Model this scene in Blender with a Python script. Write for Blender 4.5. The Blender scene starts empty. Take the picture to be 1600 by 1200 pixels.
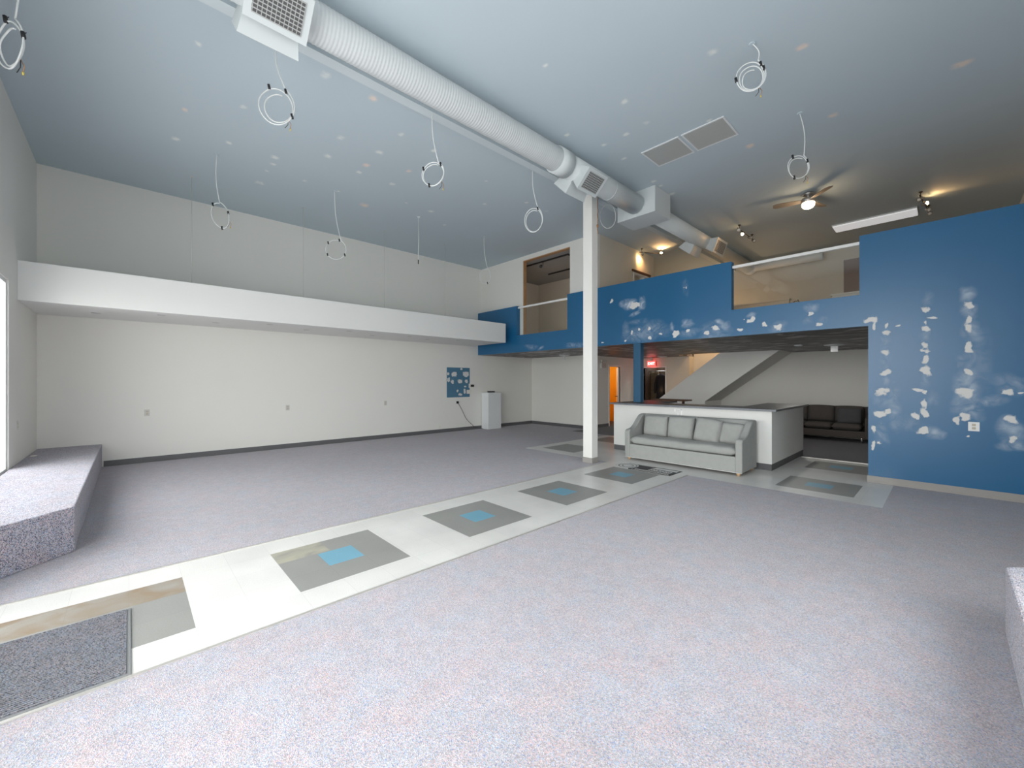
import bpy, bmesh, math, random
import numpy as np
from mathutils import Vector, Matrix
random.seed(7)
sc = bpy.context.scene
COL = sc.collection

# ---------------------------------------------------------------- camera
cam_d = bpy.data.cameras.new('camera')
cam = bpy.data.objects.new('camera', cam_d); COL.objects.link(cam)
cam.location = (0, 0, 1.5)
cam.rotation_euler = (math.pi/2, 0, 0.81707)
cam_d.sensor_width = 36.0
cam_d.lens = 36.0*637.1/1600.0
cam_d.shift_y = -0.0025
cam_d.clip_start = 0.05
sc.camera = cam

# ---------------------------------------------------------------- sky and exposure
SKY = 11.0
w = bpy.data.worlds.new('overcast_sky'); sc.world = w; w.use_nodes = True
nt = w.node_tree; nt.nodes.clear()
tc = nt.nodes.new('ShaderNodeTexCoord'); sp = nt.nodes.new('ShaderNodeSeparateXYZ')
rp = nt.nodes.new('ShaderNodeValToRGB'); bg = nt.nodes.new('ShaderNodeBackground'); wo = nt.nodes.new('ShaderNodeOutputWorld')
mr = nt.nodes.new('ShaderNodeMapRange'); mr.inputs['From Min'].default_value = -0.3; mr.inputs['From Max'].default_value = 0.7
rp.color_ramp.elements[0].position = 0.22; rp.color_ramp.elements[0].color = (0.68, 0.67, 0.66, 1)
rp.color_ramp.elements[1].position = 0.34; rp.color_ramp.elements[1].color = (1.0, 1.0, 0.99, 1)
nt.links.new(tc.outputs['Generated'], sp.inputs[0]); nt.links.new(sp.outputs['Z'], mr.inputs['Value'])
nt.links.new(mr.outputs[0], rp.inputs[0]); nt.links.new(rp.outputs[0], bg.inputs[0])
bg.inputs[1].default_value = SKY
nt.links.new(bg.outputs[0], wo.inputs[0])
vs = sc.view_settings
vs.view_transform = 'Standard'; vs.look = 'None'; vs.exposure = 0.0; vs.gamma = 1.0; vs.use_curve_mapping = False
sc.cycles.max_bounces = 14; sc.cycles.diffuse_bounces = 8; sc.cycles.glossy_bounces = 4; sc.cycles.transparent_max_bounces = 12
sc.cycles.sample_clamp_indirect = 6.0
try: sc.cycles.use_denoising = True
except Exception: pass

def portal(name, loc, rot, sx, sy):
    l = bpy.data.lights.new(name, 'AREA'); l.shape = 'RECTANGLE'; l.size = sx; l.size_y = sy
    l.cycles.is_portal = True
    o = bpy.data.objects.new(name, l); COL.objects.link(o); o.location = loc; o.rotation_euler = rot
# daylight enters through the shopfront windows and the glass entrance
portal('portal_front_left', (-6.37, -1.14, 1.57), (-math.pi/2, 0, math.pi), 3.35, 2.4)
portal('portal_entrance', (-3.57, -1.14, 1.9), (-math.pi/2, 0, math.pi), 1.5, 3.8)
portal('portal_front_right', (-1.325, -1.14, 2.08), (-math.pi/2, 0, math.pi), 2.25, 3.43)
portal('portal_side', (1.08, 2.025, 1.59), (0, math.pi/2, 0), 2.36, 3.25)

# ---------------------------------------------------------------- dimensions (metres)
XA, XR = -10.15, 1.0          # left wall, right wall
YF, YB, YE = -1.1, 8.05, 13.8  # front wall, blue wall, far wall
ZC, ZU, ZM = 5.056, 2.33, 2.62 # ceiling, underside of the upper floor, top of the upper floor
BS= [[-0.776,2.413,0.092,0.045],[-0.734,2.316,0.023,0.055],[-0.6,2.32,0.027,0.041],[-0.602,2.209,0.05,0.044],[-0.48,2.299,0.039,0.017],[-0.607,1.922,0.053,0.046],[-0.607,1.627,0.058,0.057],[-0.649,1.348,0.096,0.061],[-0.672,1.018,0.069,0.057],[-0.588,1.057,0.04,0.048],[-0.741,0.799,0.028,0.058],[-0.744,0.554,0.022,0.08],[-0.677,0.595,0.023,0.026],[-0.655,0.883,0.007,0.009],[-0.202,2.496,0.047,0.048],[-0.133,2.376,0.064,0.016],[-0.199,2.315,0.017,0.041],[-0.198,2.232,0.042,0.052],[-0.205,2.005,0.032,0.048],[-0.202,1.926,0.047,0.033],[-0.198,1.807,0.039,0.072],[-0.198,1.658,0.055,0.079],[-0.261,1.382,0.074,0.023],[-0.208,1.348,0.025,0.039],[-0.211,1.186,0.035,0.062],[-0.208,1.057,0.041,0.062],[-0.3,1.014,0.043,0.059],[-0.223,0.815,0.053,0.062],[0.198,2.507,0.05,0.049],[0.202,2.312,0.033,0.059],[0.198,2.208,0.039,0.059],[0.201,1.972,0.039,0.059],[0.201,1.917,0.039,0.049],[0.198,1.623,0.043,0.049],[0.167,1.349,0.073,0.089],[0.172,1.039,0.059,0.059],[0.089,0.978,0.04,0.05],[0.195,0.777,0.02,0.008],[0.535,1.366,0.066,0.041],[0.627,1.357,0.029,0.011],[0.554,1.022,0.053,0.056],[0.569,0.779,0.035,0.047],[-5.244,3.338,0.052,0.045],[-4.699,3.155,0.101,0.073],[-4.599,3.173,0.075,0.063],[-4.73,2.577,0.033,0.046],[-4.554,2.629,0.037,0.027],[-4.317,2.622,0.04,0.035],[-4.308,2.423,0.05,0.035],[-4.061,2.49,0.041,0.028],[-3.737,2.462,0.082,0.08],[-3.499,2.504,0.056,0.033],[-3.14,2.431,0.069,0.04],[-2.981,2.508,0.067,0.055],[-5.491,2.408,0.043,0.017],[-4.889,2.405,0.034,0.021],[-3.578,3.368,0.015,0.014],[-3.532,3.356,0.01,0.027],[-2.486,2.613,0.014,0.013],[-2.397,2.575,0.052,0.044],[-2.348,2.614,0.042,0.055],[-2.548,2.429,0.055,0.029],[-2.17,2.491,0.049,0.038],[-1.965,2.428,0.072,0.049],[-1.504,2.593,0.041,0.036],[-1.397,2.416,0.059,0.028]]
BH= [[-0.604,2.085,0.048,0.087,0.25],[-0.612,1.78,0.048,0.098,0.2],[-0.604,1.518,0.032,0.065,0.3],[-0.62,1.191,0.097,0.066,0.18],[-0.516,1.346,0.039,0.119,0.25],[-0.508,1.023,0.047,0.194,0.28],[-0.652,0.707,0.065,0.132,0.2],[-0.176,2.633,0.043,0.072,0.18],[-0.198,2.139,0.036,0.072,0.3],[-0.205,1.518,0.036,0.093,0.25],[-0.133,1.271,0.043,0.092,0.2],[-0.105,0.791,0.078,0.061,0.4],[0.189,2.648,0.053,0.089,0.3],[0.202,2.42,0.052,0.098,0.3],[0.222,2.163,0.065,0.118,0.25],[0.129,1.775,0.027,0.069,0.35],[0.202,1.792,0.046,0.098,0.2],[0.169,1.517,0.092,0.118,0.22],[0.169,1.319,0.099,0.178,0.3],[0.248,1.087,0.071,0.078,0.3],[0.362,1.238,0.15,0.048,0.22],[0.545,1.46,0.107,0.112,0.2],[0.557,0.899,0.107,0.112,0.3],[0.569,0.695,0.094,0.056,0.35],[0.299,1.71,0.076,0.388,0.08],[-0.399,0.902,0.115,0.106,0.12],[-4.807,3.204,0.154,0.103,0.5],[-4.481,3.17,0.073,0.101,0.4],[-4.517,3.306,0.037,0.027,0.3],[-4.654,2.979,0.113,0.034,0.35],[-4.579,2.8,0.174,0.045,0.15],[-4.554,2.505,0.272,0.158,0.2],[-4.218,2.608,0.304,0.131,0.15],[-3.823,2.613,0.033,0.074,0.3],[-3.505,2.644,0.103,0.062,0.35],[-3.474,2.456,0.154,0.062,0.2],[-2.929,2.62,0.074,0.039,0.3],[-3.004,2.415,0.244,0.147,0.15],[-4.884,2.671,0.078,0.116,0.15],[-3.547,3.371,0.052,0.124,0.1],[-6.275,2.416,0.242,0.039,0.2],[-2.369,2.678,0.056,0.039,0.3],[-1.498,2.689,0.07,0.064,0.3],[-1.545,2.495,0.053,0.043,0.12],[-1.965,2.421,0.103,0.075,0.2],[-2.809,2.535,0.069,0.065,0.2],[-1.343,2.487,0.045,0.042,0.12],[-7.806,2.441,0.183,0.066,0.2],[-7.448,2.397,0.088,0.03,0.4],[-6.315,2.369,0.224,0.04,0.15]]
CC= [[-6.82,0.53,0.042,1],[-6.23,1.08,0.042,0],[-7.73,0.49,0.059,0],[-7.31,1.08,0.048,0],[-5.39,0.53,0.034,0],[-4.93,1.66,0.056,0],[-4.92,2.23,0.06,1],[-6.04,2.25,0.058,0],[-5.37,2.85,0.046,0],[-6.02,2.83,0.062,0],[-6.68,2.28,0.063,0],[-6.53,2.84,0.066,1],[-6.83,2.84,0.054,0],[-7.29,1.68,0.063,0],[-7.54,1.71,0.052,0],[-7.85,1.69,0.035,0],[-8.41,1.7,0.072,0],[-7.78,2.27,0.043,0],[-6.21,3.44,0.054,1],[-6.83,3.45,0.058,0],[-5.59,4.62,0.037,0],[-6.33,5.19,0.048,0],[-7.37,4.6,0.067,0],[-7.36,4.02,0.032,0],[-8.02,3.45,0.097,1],[-5.4,3.42,0.049,0],[-7.78,2.85,0.03,0],[-7.8,5.22,0.047,0],[-3.09,3.41,0.032,0],[-1.73,4.59,0.048,0],[-2.8,4.59,0.047,0],[-2.82,5.18,0.044,0],[-3.15,5.21,0.046,0],[-3.52,5.2,0.043,0],[-3.74,4.6,0.041,0],[-3.52,5.75,0.046,0],[-2.21,5.76,0.037,0],[-2.03,6.83,0.068,1],[-3.56,6.79,0.051,0],[-3.55,7.04,0.044,0],[-3.56,7.5,0.061,0],[-5.71,5.75,0.048,0],[-5.72,6.35,0.043,0],[-1.05,5.21,0.059,1],[0.12,6.8,0.081,1],[-1.03,6.85,0.06,1]]
PW= [[6.915,1.729,0.052,0.038],[7.13,1.718,0.103,0.077],[7.068,1.487,0.059,0.064],[6.93,1.551,0.052,0.076],[7.35,1.5,0.08,0.072],[7.592,1.5,0.056,0.063],[7.569,1.724,0.131,0.074],[7.398,1.878,0.048,0.031],[7.255,1.215,0.038,0.039],[7.543,1.342,0.042,0.029],[7.527,1.198,0.049,0.079],[7.366,1.104,0.08,0.039]]
# ---------------------------------------------------------------- materials
MATS = {}
def new_mat(name):
    m = bpy.data.materials.new(name); m.use_nodes = True; MATS[name] = m
    n = m.node_tree.nodes; b = n['Principled BSDF']
    return m, m.node_tree, b
def node(t, kind, **kw):
    x = t.nodes.new(kind)
    for k, v in kw.items():
        if k in x.inputs: x.inputs[k].default_value = v
        else: setattr(x, k, v)
    return x
def mat(name, col, rough=0.6, var=0.04, scale=3.0, bump=0.0, bscale=60.0, metal=0.0, spec=0.5):
    """plain surface: slight large-scale tone variation plus a fine bump"""
    m, t, b = new_mat(name)
    L = t.links
    tc = node(t, 'ShaderNodeTexCoord'); nz = node(t, 'ShaderNodeTexNoise'); nz.inputs['Scale'].default_value = scale; nz.inputs['Detail'].default_value = 4
    L.new(tc.outputs['Object'], nz.inputs['Vector'])
    mx = node(t, 'ShaderNodeMix', data_type='RGBA'); c = col
    mx.inputs[6].default_value = (c[0]*(1-var), c[1]*(1-var), c[2]*(1-var), 1)
    mx.inputs[7].default_value = (min(1, c[0]*(1+var)), min(1, c[1]*(1+var)), min(1, c[2]*(1+var)), 1)
    L.new(nz.outputs['Fac'], mx.inputs[0]); L.new(mx.outputs[2], b.inputs['Base Color'])
    b.inputs['Roughness'].default_value = rough; b.inputs['Metallic'].default_value = metal
    b.inputs['Specular IOR Level'].default_value = spec
    if bump:
        n2 = node(t, 'ShaderNodeTexNoise'); n2.inputs['Scale'].default_value = bscale; n2.inputs['Detail'].default_value = 3
        L.new(tc.outputs['Object'], n2.inputs['Vector'])
        bp = node(t, 'ShaderNodeBump'); bp.inputs['Strength'].default_value = bump; bp.inputs['Distance'].default_value = 0.01
        L.new(n2.outputs['Fac'], bp.inputs['Height']); L.new(bp.outputs[0], b.inputs['Normal'])
    return m
def emit(name, col, s, base=(.8,.8,.8)):
    m, t, b = new_mat(name)
    b.inputs['Base Color'].default_value = (*base, 1); b.inputs['Emission Color'].default_value = (*col, 1); b.inputs['Emission Strength'].default_value = s
    return m
def carpet(name, dark, light, contrast=1.0):
    m, t, b = new_mat(name); L = t.links
    tc = node(t, 'ShaderNodeTexCoord')
    v = node(t, 'ShaderNodeTexVoronoi'); v.inputs['Scale'].default_value = 210
    L.new(tc.outputs['Object'], v.inputs['Vector'])
    sepc = node(t, 'ShaderNodeSeparateColor'); L.new(v.outputs['Color'], sepc.inputs[0])
    r = node(t, 'ShaderNodeValToRGB'); r.color_ramp.interpolation = 'CONSTANT'
    es = r.color_ramp.elements
    d, l = dark, light
    mid = [(d[i]+l[i])/2 for i in range(3)]
    cols = [(0.0, d), (0.2, mid), (0.38, (l[0]*.72, l[1]*.88, l[2]*1.12)), (0.52, l), (0.70, (l[0]*1.12, l[1]*.86, l[2]*.88)), (0.79, mid), (0.90, (l[0]*1.15, l[1]*1.15, l[2]*1.15)), (0.96, (d[0]*.7, d[1]*.8, d[2]*1.2))]
    es[0].position = 0; es[0].color = (*cols[0][1], 1); es[1].position = cols[1][0]; es[1].color = (*cols[1][1], 1)
    for p, c in cols[2:]:
        e = es.new(p); e.color = (*[min(1, x) for x in c], 1)
    L.new(sepc.outputs[0], r.inputs[0])
    # broad clouding where the pile is trodden
    nz = node(t, 'ShaderNodeTexNoise'); nz.inputs['Scale'].default_value = 0.55; nz.inputs['Detail'].default_value = 3
    L.new(tc.outputs['Object'], nz.inputs['Vector'])
    n3 = node(t, 'ShaderNodeTexNoise'); n3.inputs['Scale'].default_value = 9; n3.inputs['Detail'].default_value = 5
    L.new(tc.outputs['Object'], n3.inputs['Vector'])
    ad = node(t, 'ShaderNodeMath', operation='ADD'); L.new(nz.outputs['Fac'], ad.inputs[0]); L.new(n3.outputs['Fac'], ad.inputs[1])
    mr = node(t, 'ShaderNodeMapRange'); mr.inputs['From Min'].default_value = 0.6; mr.inputs['From Max'].default_value = 1.4; mr.inputs['To Min'].default_value = .88; mr.inputs['To Max'].default_value = 1.12
    L.new(ad.outputs[0], mr.inputs['Value'])
    mul = node(t, 'ShaderNodeVectorMath', operation='SCALE'); L.new(r.outputs[0], mul.inputs[0]); L.new(mr.outputs[0], mul.inputs['Scale'])
    n4 = node(t, 'ShaderNodeTexNoise'); n4.inputs['Scale'].default_value = 5; n4.inputs['Detail'].default_value = 4
    L.new(tc.outputs['Object'], n4.inputs['Vector'])
    hr = node(t, 'ShaderNodeValToRGB'); hr.color_ramp.elements[0].position = .35; hr.color_ramp.elements[0].color = (.96, 1.0, 1.05, 1); hr.color_ramp.elements[1].position = .68; hr.color_ramp.elements[1].color = (1.06, .97, .97, 1)
    L.new(n4.outputs['Fac'], hr.inputs[0]); m4 = node(t, 'ShaderNodeVectorMath', operation='MULTIPLY'); L.new(mul.outputs[0], m4.inputs[0]); L.new(hr.outputs[0], m4.inputs[1])
    L.new(m4.outputs[0], b.inputs['Base Color'])
    b.inputs['Roughness'].default_value = 0.95; b.inputs['Specular IOR Level'].default_value = 0.15
    b.inputs['Sheen Weight'].default_value = 0.25; b.inputs['Sheen Roughness'].default_value = .6
    bp = node(t, 'ShaderNodeBump'); bp.inputs['Strength'].default_value = .5; bp.inputs['Distance'].default_value = 0.006
    L.new(v.outputs['Distance'], bp.inputs['Height']); L.new(bp.outputs[0], b.inputs['Normal'])
    return m
def vinyl(name, col, joint, rough=0.3, stain=None):
    """vinyl composition tile, 0.2975 m squares, fine speckle and hairline joints"""
    m, t, b = new_mat(name); L = t.links
    tc = node(t, 'ShaderNodeTexCoord'); mp = node(t, 'ShaderNodeMapping'); mp.inputs['Location'].default_value = (4.01, -0.89+2.975, 0)
    L.new(tc.outputs['Object'], mp.inputs[0])
    br = node(t, 'ShaderNodeTexBrick'); br.offset = 0; br.inputs['Scale'].default_value = 1
    br.inputs['Brick Width'].default_value = 0.2975; br.inputs['Row Height'].default_value = 0.2975
    br.inputs['Mortar Size'].default_value = 0.0012; br.inputs['Mortar Smooth'].default_value = 0.3
    c = col
    br.inputs['Color1'].default_value = (*c, 1); br.inputs['Color2'].default_value = (c[0]*.96, c[1]*.96, c[2]*.97, 1)
    br.inputs['Mortar'].default_value = (c[0]*joint, c[1]*joint, c[2]*joint, 1)
    L.new(mp.outputs[0], br.inputs['Vector'])
    nz = node(t, 'ShaderNodeTexNoise'); nz.inputs['Scale'].default_value = 130; nz.inputs['Detail'].default_value = 4
    L.new(tc.outputs['Object'], nz.inputs['Vector'])
    n2 = node(t, 'ShaderNodeTexNoise'); n2.inputs['Scale'].default_value = 2.2; n2.inputs['Detail'].default_value = 6
    L.new(tc.outputs['Object'], n2.inputs['Vector'])
    ad = node(t, 'ShaderNodeMath', operation='ADD'); L.new(nz.outputs['Fac'], ad.inputs[0]); L.new(n2.outputs['Fac'], ad.inputs[1])
    mr = node(t, 'ShaderNodeMapRange'); mr.inputs['From Min'].default_value = .6; mr.inputs['From Max'].default_value = 1.4; mr.inputs['To Min'].default_value = .86; mr.inputs['To Max'].default_value = 1.12
    L.new(ad.outputs[0], mr.inputs['Value'])
    mul = node(t, 'ShaderNodeVectorMath', operation='SCALE'); L.new(br.outputs['Color'], mul.inputs[0]); L.new(mr.outputs[0], mul.inputs['Scale'])
    out = mul.outputs[0]
    if stain:
        n3 = node(t, 'ShaderNodeTexNoise'); n3.inputs['Scale'].default_value = 3.5; n3.inputs['Detail'].default_value = 7; n3.inputs['Distortion'].default_value = 1.2
        L.new(tc.outputs['Object'], n3.inputs['Vector'])
        r = node(t, 'ShaderNodeValToRGB'); r.color_ramp.elements[0].position = .38; r.color_ramp.elements[1].position = .62
        L.new(n3.outputs['Fac'], r.inputs[0])
        mx = node(t, 'ShaderNodeMix', data_type='RGBA'); L.new(r.outputs[0], mx.inputs[0]); L.new(out, mx.inputs[6]); mx.inputs[7].default_value = (*stain, 1)
        out = mx.outputs[2]
    L.new(out, b.inputs['Base Color'])
    b.inputs['Roughness'].default_value = rough
    mr2 = node(t, 'ShaderNodeMapRange'); mr2.inputs['To Min'].default_value = rough; mr2.inputs['To Max'].default_value = min(1, rough*1.4)
    L.new(n2.outputs['Fac'], mr2.inputs['Value']); L.new(mr2.outputs[0], b.inputs['Roughness'])
    return m
def filler(name, col, soft, base):
    """dried filler on painted board: filler colour in the middle, ragged or faded into the base paint towards the rim (attribute 'a')"""
    m, t, b = new_mat(name); L = t.links
    at = node(t, 'ShaderNodeAttribute', attribute_name='a')
    tc = node(t, 'ShaderNodeTexCoord'); nz = node(t, 'ShaderNodeTexNoise'); nz.inputs['Detail'].default_value = 5
    nz.inputs['Scale'].default_value = 9 if soft else 22
    L.new(tc.outputs['Object'], nz.inputs['Vector'])
    if soft:
        mr = node(t, 'ShaderNodeMapRange'); mr.inputs['From Min'].default_value = .32; mr.inputs['From Max'].default_value = .68; mr.inputs['To Min'].default_value = .25; mr.inputs['To Max'].default_value = 1.2
        L.new(nz.outputs['Fac'], mr.inputs['Value'])
        mu = node(t, 'ShaderNodeMath', operation='MULTIPLY'); mu.use_clamp = True; L.new(at.outputs['Fac'], mu.inputs[0]); L.new(mr.outputs[0], mu.inputs[1]); f = mu.outputs[0]
    else:
        ad = node(t, 'ShaderNodeMath', operation='MULTIPLY_ADD'); L.new(nz.outputs['Fac'], ad.inputs[0]); ad.inputs[1].default_value = 2.2; ad.inputs[2].default_value = -1.1
        a2 = node(t, 'ShaderNodeMath', operation='ADD'); L.new(ad.outputs[0], a2.inputs[0]); L.new(at.outputs['Fac'], a2.inputs[1])
        mr = node(t, 'ShaderNodeMapRange'); mr.inputs['From Min'].default_value = .18; mr.inputs['From Max'].default_value = .62
        L.new(a2.outputs[0], mr.inputs['Value']); f = mr.outputs[0]
    mx = node(t, 'ShaderNodeMix', data_type='RGBA'); L.new(f, mx.inputs[0]); mx.inputs[6].default_value = (*base, 1); mx.inputs[7].default_value = (*col, 1)
    L.new(mx.outputs[2], b.inputs['Base Color']); b.inputs['Roughness'].default_value = .8
    return m
def patched_paint(name, col, fill, haze):
    """satin wall paint with filler blots (attribute 'fill') and sanded haze (attribute 'haze')"""
    m = mat(name, col, .34, .05, 1.6, .03, 60, spec=.6); t = m.node_tree; L = t.links; b = t.nodes['Principled BSDF']
    src = b.inputs['Base Color'].links[0].from_socket
    tc = node(t, 'ShaderNodeTexCoord')
    n1 = node(t, 'ShaderNodeTexNoise'); n1.inputs['Scale'].default_value = 16; n1.inputs['Detail'].default_value = 5; L.new(tc.outputs['Object'], n1.inputs['Vector'])
    n2 = node(t, 'ShaderNodeTexNoise'); n2.inputs['Scale'].default_value = 7; n2.inputs['Detail'].default_value = 6; n2.inputs['Distortion'].default_value = 1.0; L.new(tc.outputs['Object'], n2.inputs['Vector'])
    af = node(t, 'ShaderNodeAttribute', attribute_name='fill'); ah = node(t, 'ShaderNodeAttribute', attribute_name='haze')
    ad = node(t, 'ShaderNodeMath', operation='MULTIPLY_ADD'); L.new(n1.outputs['Fac'], ad.inputs[0]); ad.inputs[1].default_value = 2.6; ad.inputs[2].default_value = -1.3
    a2 = node(t, 'ShaderNodeMath', operation='ADD'); L.new(ad.outputs[0], a2.inputs[0]); L.new(af.outputs['Fac'], a2.inputs[1])
    mr = node(t, 'ShaderNodeMapRange'); mr.inputs['From Min'].default_value = .10; mr.inputs['From Max'].default_value = .60; L.new(a2.outputs[0], mr.inputs['Value'])
    m2 = node(t, 'ShaderNodeMapRange'); m2.inputs['From Min'].default_value = .33; m2.inputs['From Max'].default_value = .66; m2.inputs['To Min'].default_value = .15; m2.inputs['To Max'].default_value = 1.35; L.new(n2.outputs['Fac'], m2.inputs['Value'])
    mu = node(t, 'ShaderNodeMath', operation='MULTIPLY'); mu.use_clamp = True; L.new(ah.outputs['Fac'], mu.inputs[0]); L.new(m2.outputs[0], mu.inputs[1])
    x1 = node(t, 'ShaderNodeMix', data_type='RGBA'); L.new(mu.outputs[0], x1.inputs[0]); L.new(src, x1.inputs[6]); x1.inputs[7].default_value = (*haze, 1)
    x2 = node(t, 'ShaderNodeMix', data_type='RGBA'); L.new(mr.outputs[0], x2.inputs[0]); L.new(x1.outputs[2], x2.inputs[6]); x2.inputs[7].default_value = (*fill, 1)
    L.new(x2.outputs[2], b.inputs['Base Color'])
    ro = node(t, 'ShaderNodeMath', operation='MULTIPLY_ADD'); mxx = node(t, 'ShaderNodeMath', operation='MAXIMUM'); L.new(mr.outputs[0], mxx.inputs[0]); L.new(mu.outputs[0], mxx.inputs[1])
    L.new(mxx.outputs[0], ro.inputs[0]); ro.inputs[1].default_value = .5; ro.inputs[2].default_value = .34; L.new(ro.outputs[0], b.inputs['Roughness'])
    return m
def glass(name, tint=(1,1,1), extra=0.0):
    m, t, b = new_mat(name); L = t.links; t.nodes.remove(b)
    tr = node(t, 'ShaderNodeBsdfTransparent'); tr.inputs[0].default_value = (*tint, 1)
    gl = node(t, 'ShaderNodeBsdfGlossy'); gl.inputs['Roughness'].default_value = .01
    lw = node(t, 'ShaderNodeLayerWeight'); lw.inputs[0].default_value = .5
    pw_ = node(t, 'ShaderNodeMath', operation='POWER'); L.new(lw.outputs['Facing'], pw_.inputs[0]); pw_.inputs[1].default_value = 5
    fr = node(t, 'ShaderNodeMath', operation='MULTIPLY_ADD'); L.new(pw_.outputs[0], fr.inputs[0]); fr.inputs[1].default_value = .9; fr.inputs[2].default_value = .045
    ms = node(t, 'ShaderNodeMixShader'); L.new(fr.outputs[0], ms.inputs[0]); L.new(tr.outputs[0], ms.inputs[1]); L.new(gl.outputs[0], ms.inputs[2])
    L.new(ms.outputs[0], t.nodes['Material Output'].inputs[0])
    return m

M_WALL = mat('off_white_wall_paint', (.77, .76, .72), .75, .015, 1.2, .05, 90)
M_WALL2 = mat('white_drywall_ledge', (.80, .80, .78), .7, .012, 1.5, .04, 90)
M_WARM = mat('cream_paint_and_warm_light', (.66, .62, .54), .75, .03, 1.5, .05, 90)
M_CEIL = mat('pale_blue_grey_ceiling_paint', (.50, .58, .63), .8, .02, .8, .05, 70)
M_BLUE = patched_paint('deep_blue_wall_paint', (.009, .118, .265), (.72, .71, .69), (.58, .64, .72))
M_BLUE2 = mat('faded_blue_square_paint', (.075, .19, .29), .5, .04, 6)
M_BLUE3 = mat('deep_blue_post_paint', (.014, .095, .19), .4, .05, 1.6)
M_JAMB = mat('unpainted_pine', (.45, .26, .13), .6, .15, 8)
M_BASE = mat('charcoal_vinyl_base', (.115, .115, .12), .45, .08, 5)
M_BASE2 = mat('taupe_vinyl_base', (.33, .31, .29), .4, .06, 5)
M_CARPET = carpet('speckled_grey_lilac_carpet', (.27, .26, .275), (.43, .41, .42))
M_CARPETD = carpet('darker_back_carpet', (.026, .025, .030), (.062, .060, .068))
M_CARPETP = carpet('platform_carpet', (.09, .095, .13), (.48, .46, .48))
M_VW = vinyl('pale_vinyl_tile', (.67, .66, .635), .78, .28)
M_VG = vinyl('grey_vinyl_tile', (.27, .27, .255), .82, .34)
M_VB = vinyl('blue_vinyl_tile', (.16, .36, .47), .85, .34)
M_VBR = vinyl('brown_stained_tile', (.30, .28, .25), .8, .5, stain=(.25, .19, .13))
M_VGS = vinyl('worn_grey_tile', (.29, .28, .25), .82, .4, stain=(.40, .38, .30))
M_STRIP = mat('aluminium_threshold', (.62, .60, .57), .35, .05, 20, metal=.6)
M_DARKC = None
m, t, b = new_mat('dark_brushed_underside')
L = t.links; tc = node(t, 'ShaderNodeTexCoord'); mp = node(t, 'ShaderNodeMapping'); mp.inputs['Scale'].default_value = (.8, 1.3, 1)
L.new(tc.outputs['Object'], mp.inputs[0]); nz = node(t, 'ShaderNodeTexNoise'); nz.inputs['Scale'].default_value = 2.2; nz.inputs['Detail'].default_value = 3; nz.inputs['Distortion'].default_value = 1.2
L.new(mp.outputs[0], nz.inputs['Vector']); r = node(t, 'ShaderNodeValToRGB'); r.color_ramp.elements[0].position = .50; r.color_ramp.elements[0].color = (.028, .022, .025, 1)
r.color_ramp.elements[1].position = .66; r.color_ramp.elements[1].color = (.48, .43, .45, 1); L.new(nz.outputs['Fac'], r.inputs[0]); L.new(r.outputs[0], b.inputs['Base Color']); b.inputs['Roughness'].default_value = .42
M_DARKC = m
M_FILL = filler('white_filler_on_blue', (.66, .66, .64), False, (.075, .19, .29))
M_SCRAPE = filler('white_scrape_on_panel', (.95, .95, .95), False, (.80, .80, .775))
M_FILLC = filler('pale_ceiling_filler', (.74, .77, .76), True, (.50, .58, .63))
M_FILLP = filler('peach_ceiling_filler', (.78, .68, .62), True, (.50, .58, .63))
M_WHITE = mat('white_painted_metal', (.72, .74, .75), .42, .02, 3)
M_COLUMN = mat('white_column_paint', (.80, .79, .755), .55, .02, 2)
M_TRIMW = mat('white_gloss_trim', (.82, .82, .80), .35, .01, 3)
M_DUCT = mat('grey_white_duct_metal', (.60, .64, .65), .45, .03, 3)
m, t, b = new_mat('ribbed_white_duct_sleeve'); L = t.links
b.inputs['Base Color'].default_value = (.60, .63, .64, 1); b.inputs['Roughness'].default_value = .5
tc = node(t, 'ShaderNodeTexCoord'); wv = node(t, 'ShaderNodeTexWave'); wv.bands_direction = 'Y'; wv.inputs['Scale'].default_value = 9; wv.inputs['Distortion'].default_value = .6; wv.inputs['Detail'].default_value = 1
L.new(tc.outputs['Object'], wv.inputs['Vector']); bp = node(t, 'ShaderNodeBump'); bp.inputs['Strength'].default_value = .35; bp.inputs['Distance'].default_value = .006
L.new(wv.outputs['Fac'], bp.inputs['Height']); L.new(bp.outputs[0], b.inputs['Normal']); M_FLEX = m
M_GRILLE = mat('grey_grille_metal', (.42, .43, .42), .5, .03, 30)
M_VENTB = mat('grey_vent_backing', (.22, .225, .22), .6, .05, 40)
M_GRDARK = mat('dark_grille_shadow', (.09, .09, .095), .6, .05, 40)
M_CABLE = mat('white_cable_sheath', (.74, .76, .76), .45, .02, 10)
M_BLACK = mat('black_plastic', (.015, .015, .017), .5, .1, 10)
M_YEL = mat('yellow_wire_nut', (.65, .52, .12), .5, .1, 10)
M_COPPER = mat('bare_copper_wire', (.50, .26, .12), .4, .1, 10, metal=.7)
M_TOP = mat('dark_grey_laminate', (.085, .087, .095), .32, .06, 12)
M_EDGE = mat('brushed_edge_trim', (.17, .18, .20), .35, .04, 12)
M_PANEL = mat('white_counter_panel', (.80, .80, .775), .5, .015, 2)
M_SOFA = mat('light_grey_slipcover', (.37, .375, .36), .95, .09, 14, .35, 260)
M_SOFA2 = mat('dark_brown_grey_upholstery', (.085, .075, .069), .95, .12, 12, .3, 240)
M_SOFA3 = mat('charcoal_cushion_fabric', (.082, .082, .090), .95, .1, 12, .3, 240)
M_OAK = mat('pale_wood', (.55, .36, .20), .5, .15, 20)
M_CHROME = mat('satin_metal', (.60, .60, .60), .3, .03, 10, metal=.9)
M_NICKEL = mat('brushed_nickel', (.45, .43, .41), .35, .05, 10, metal=.9)
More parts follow.
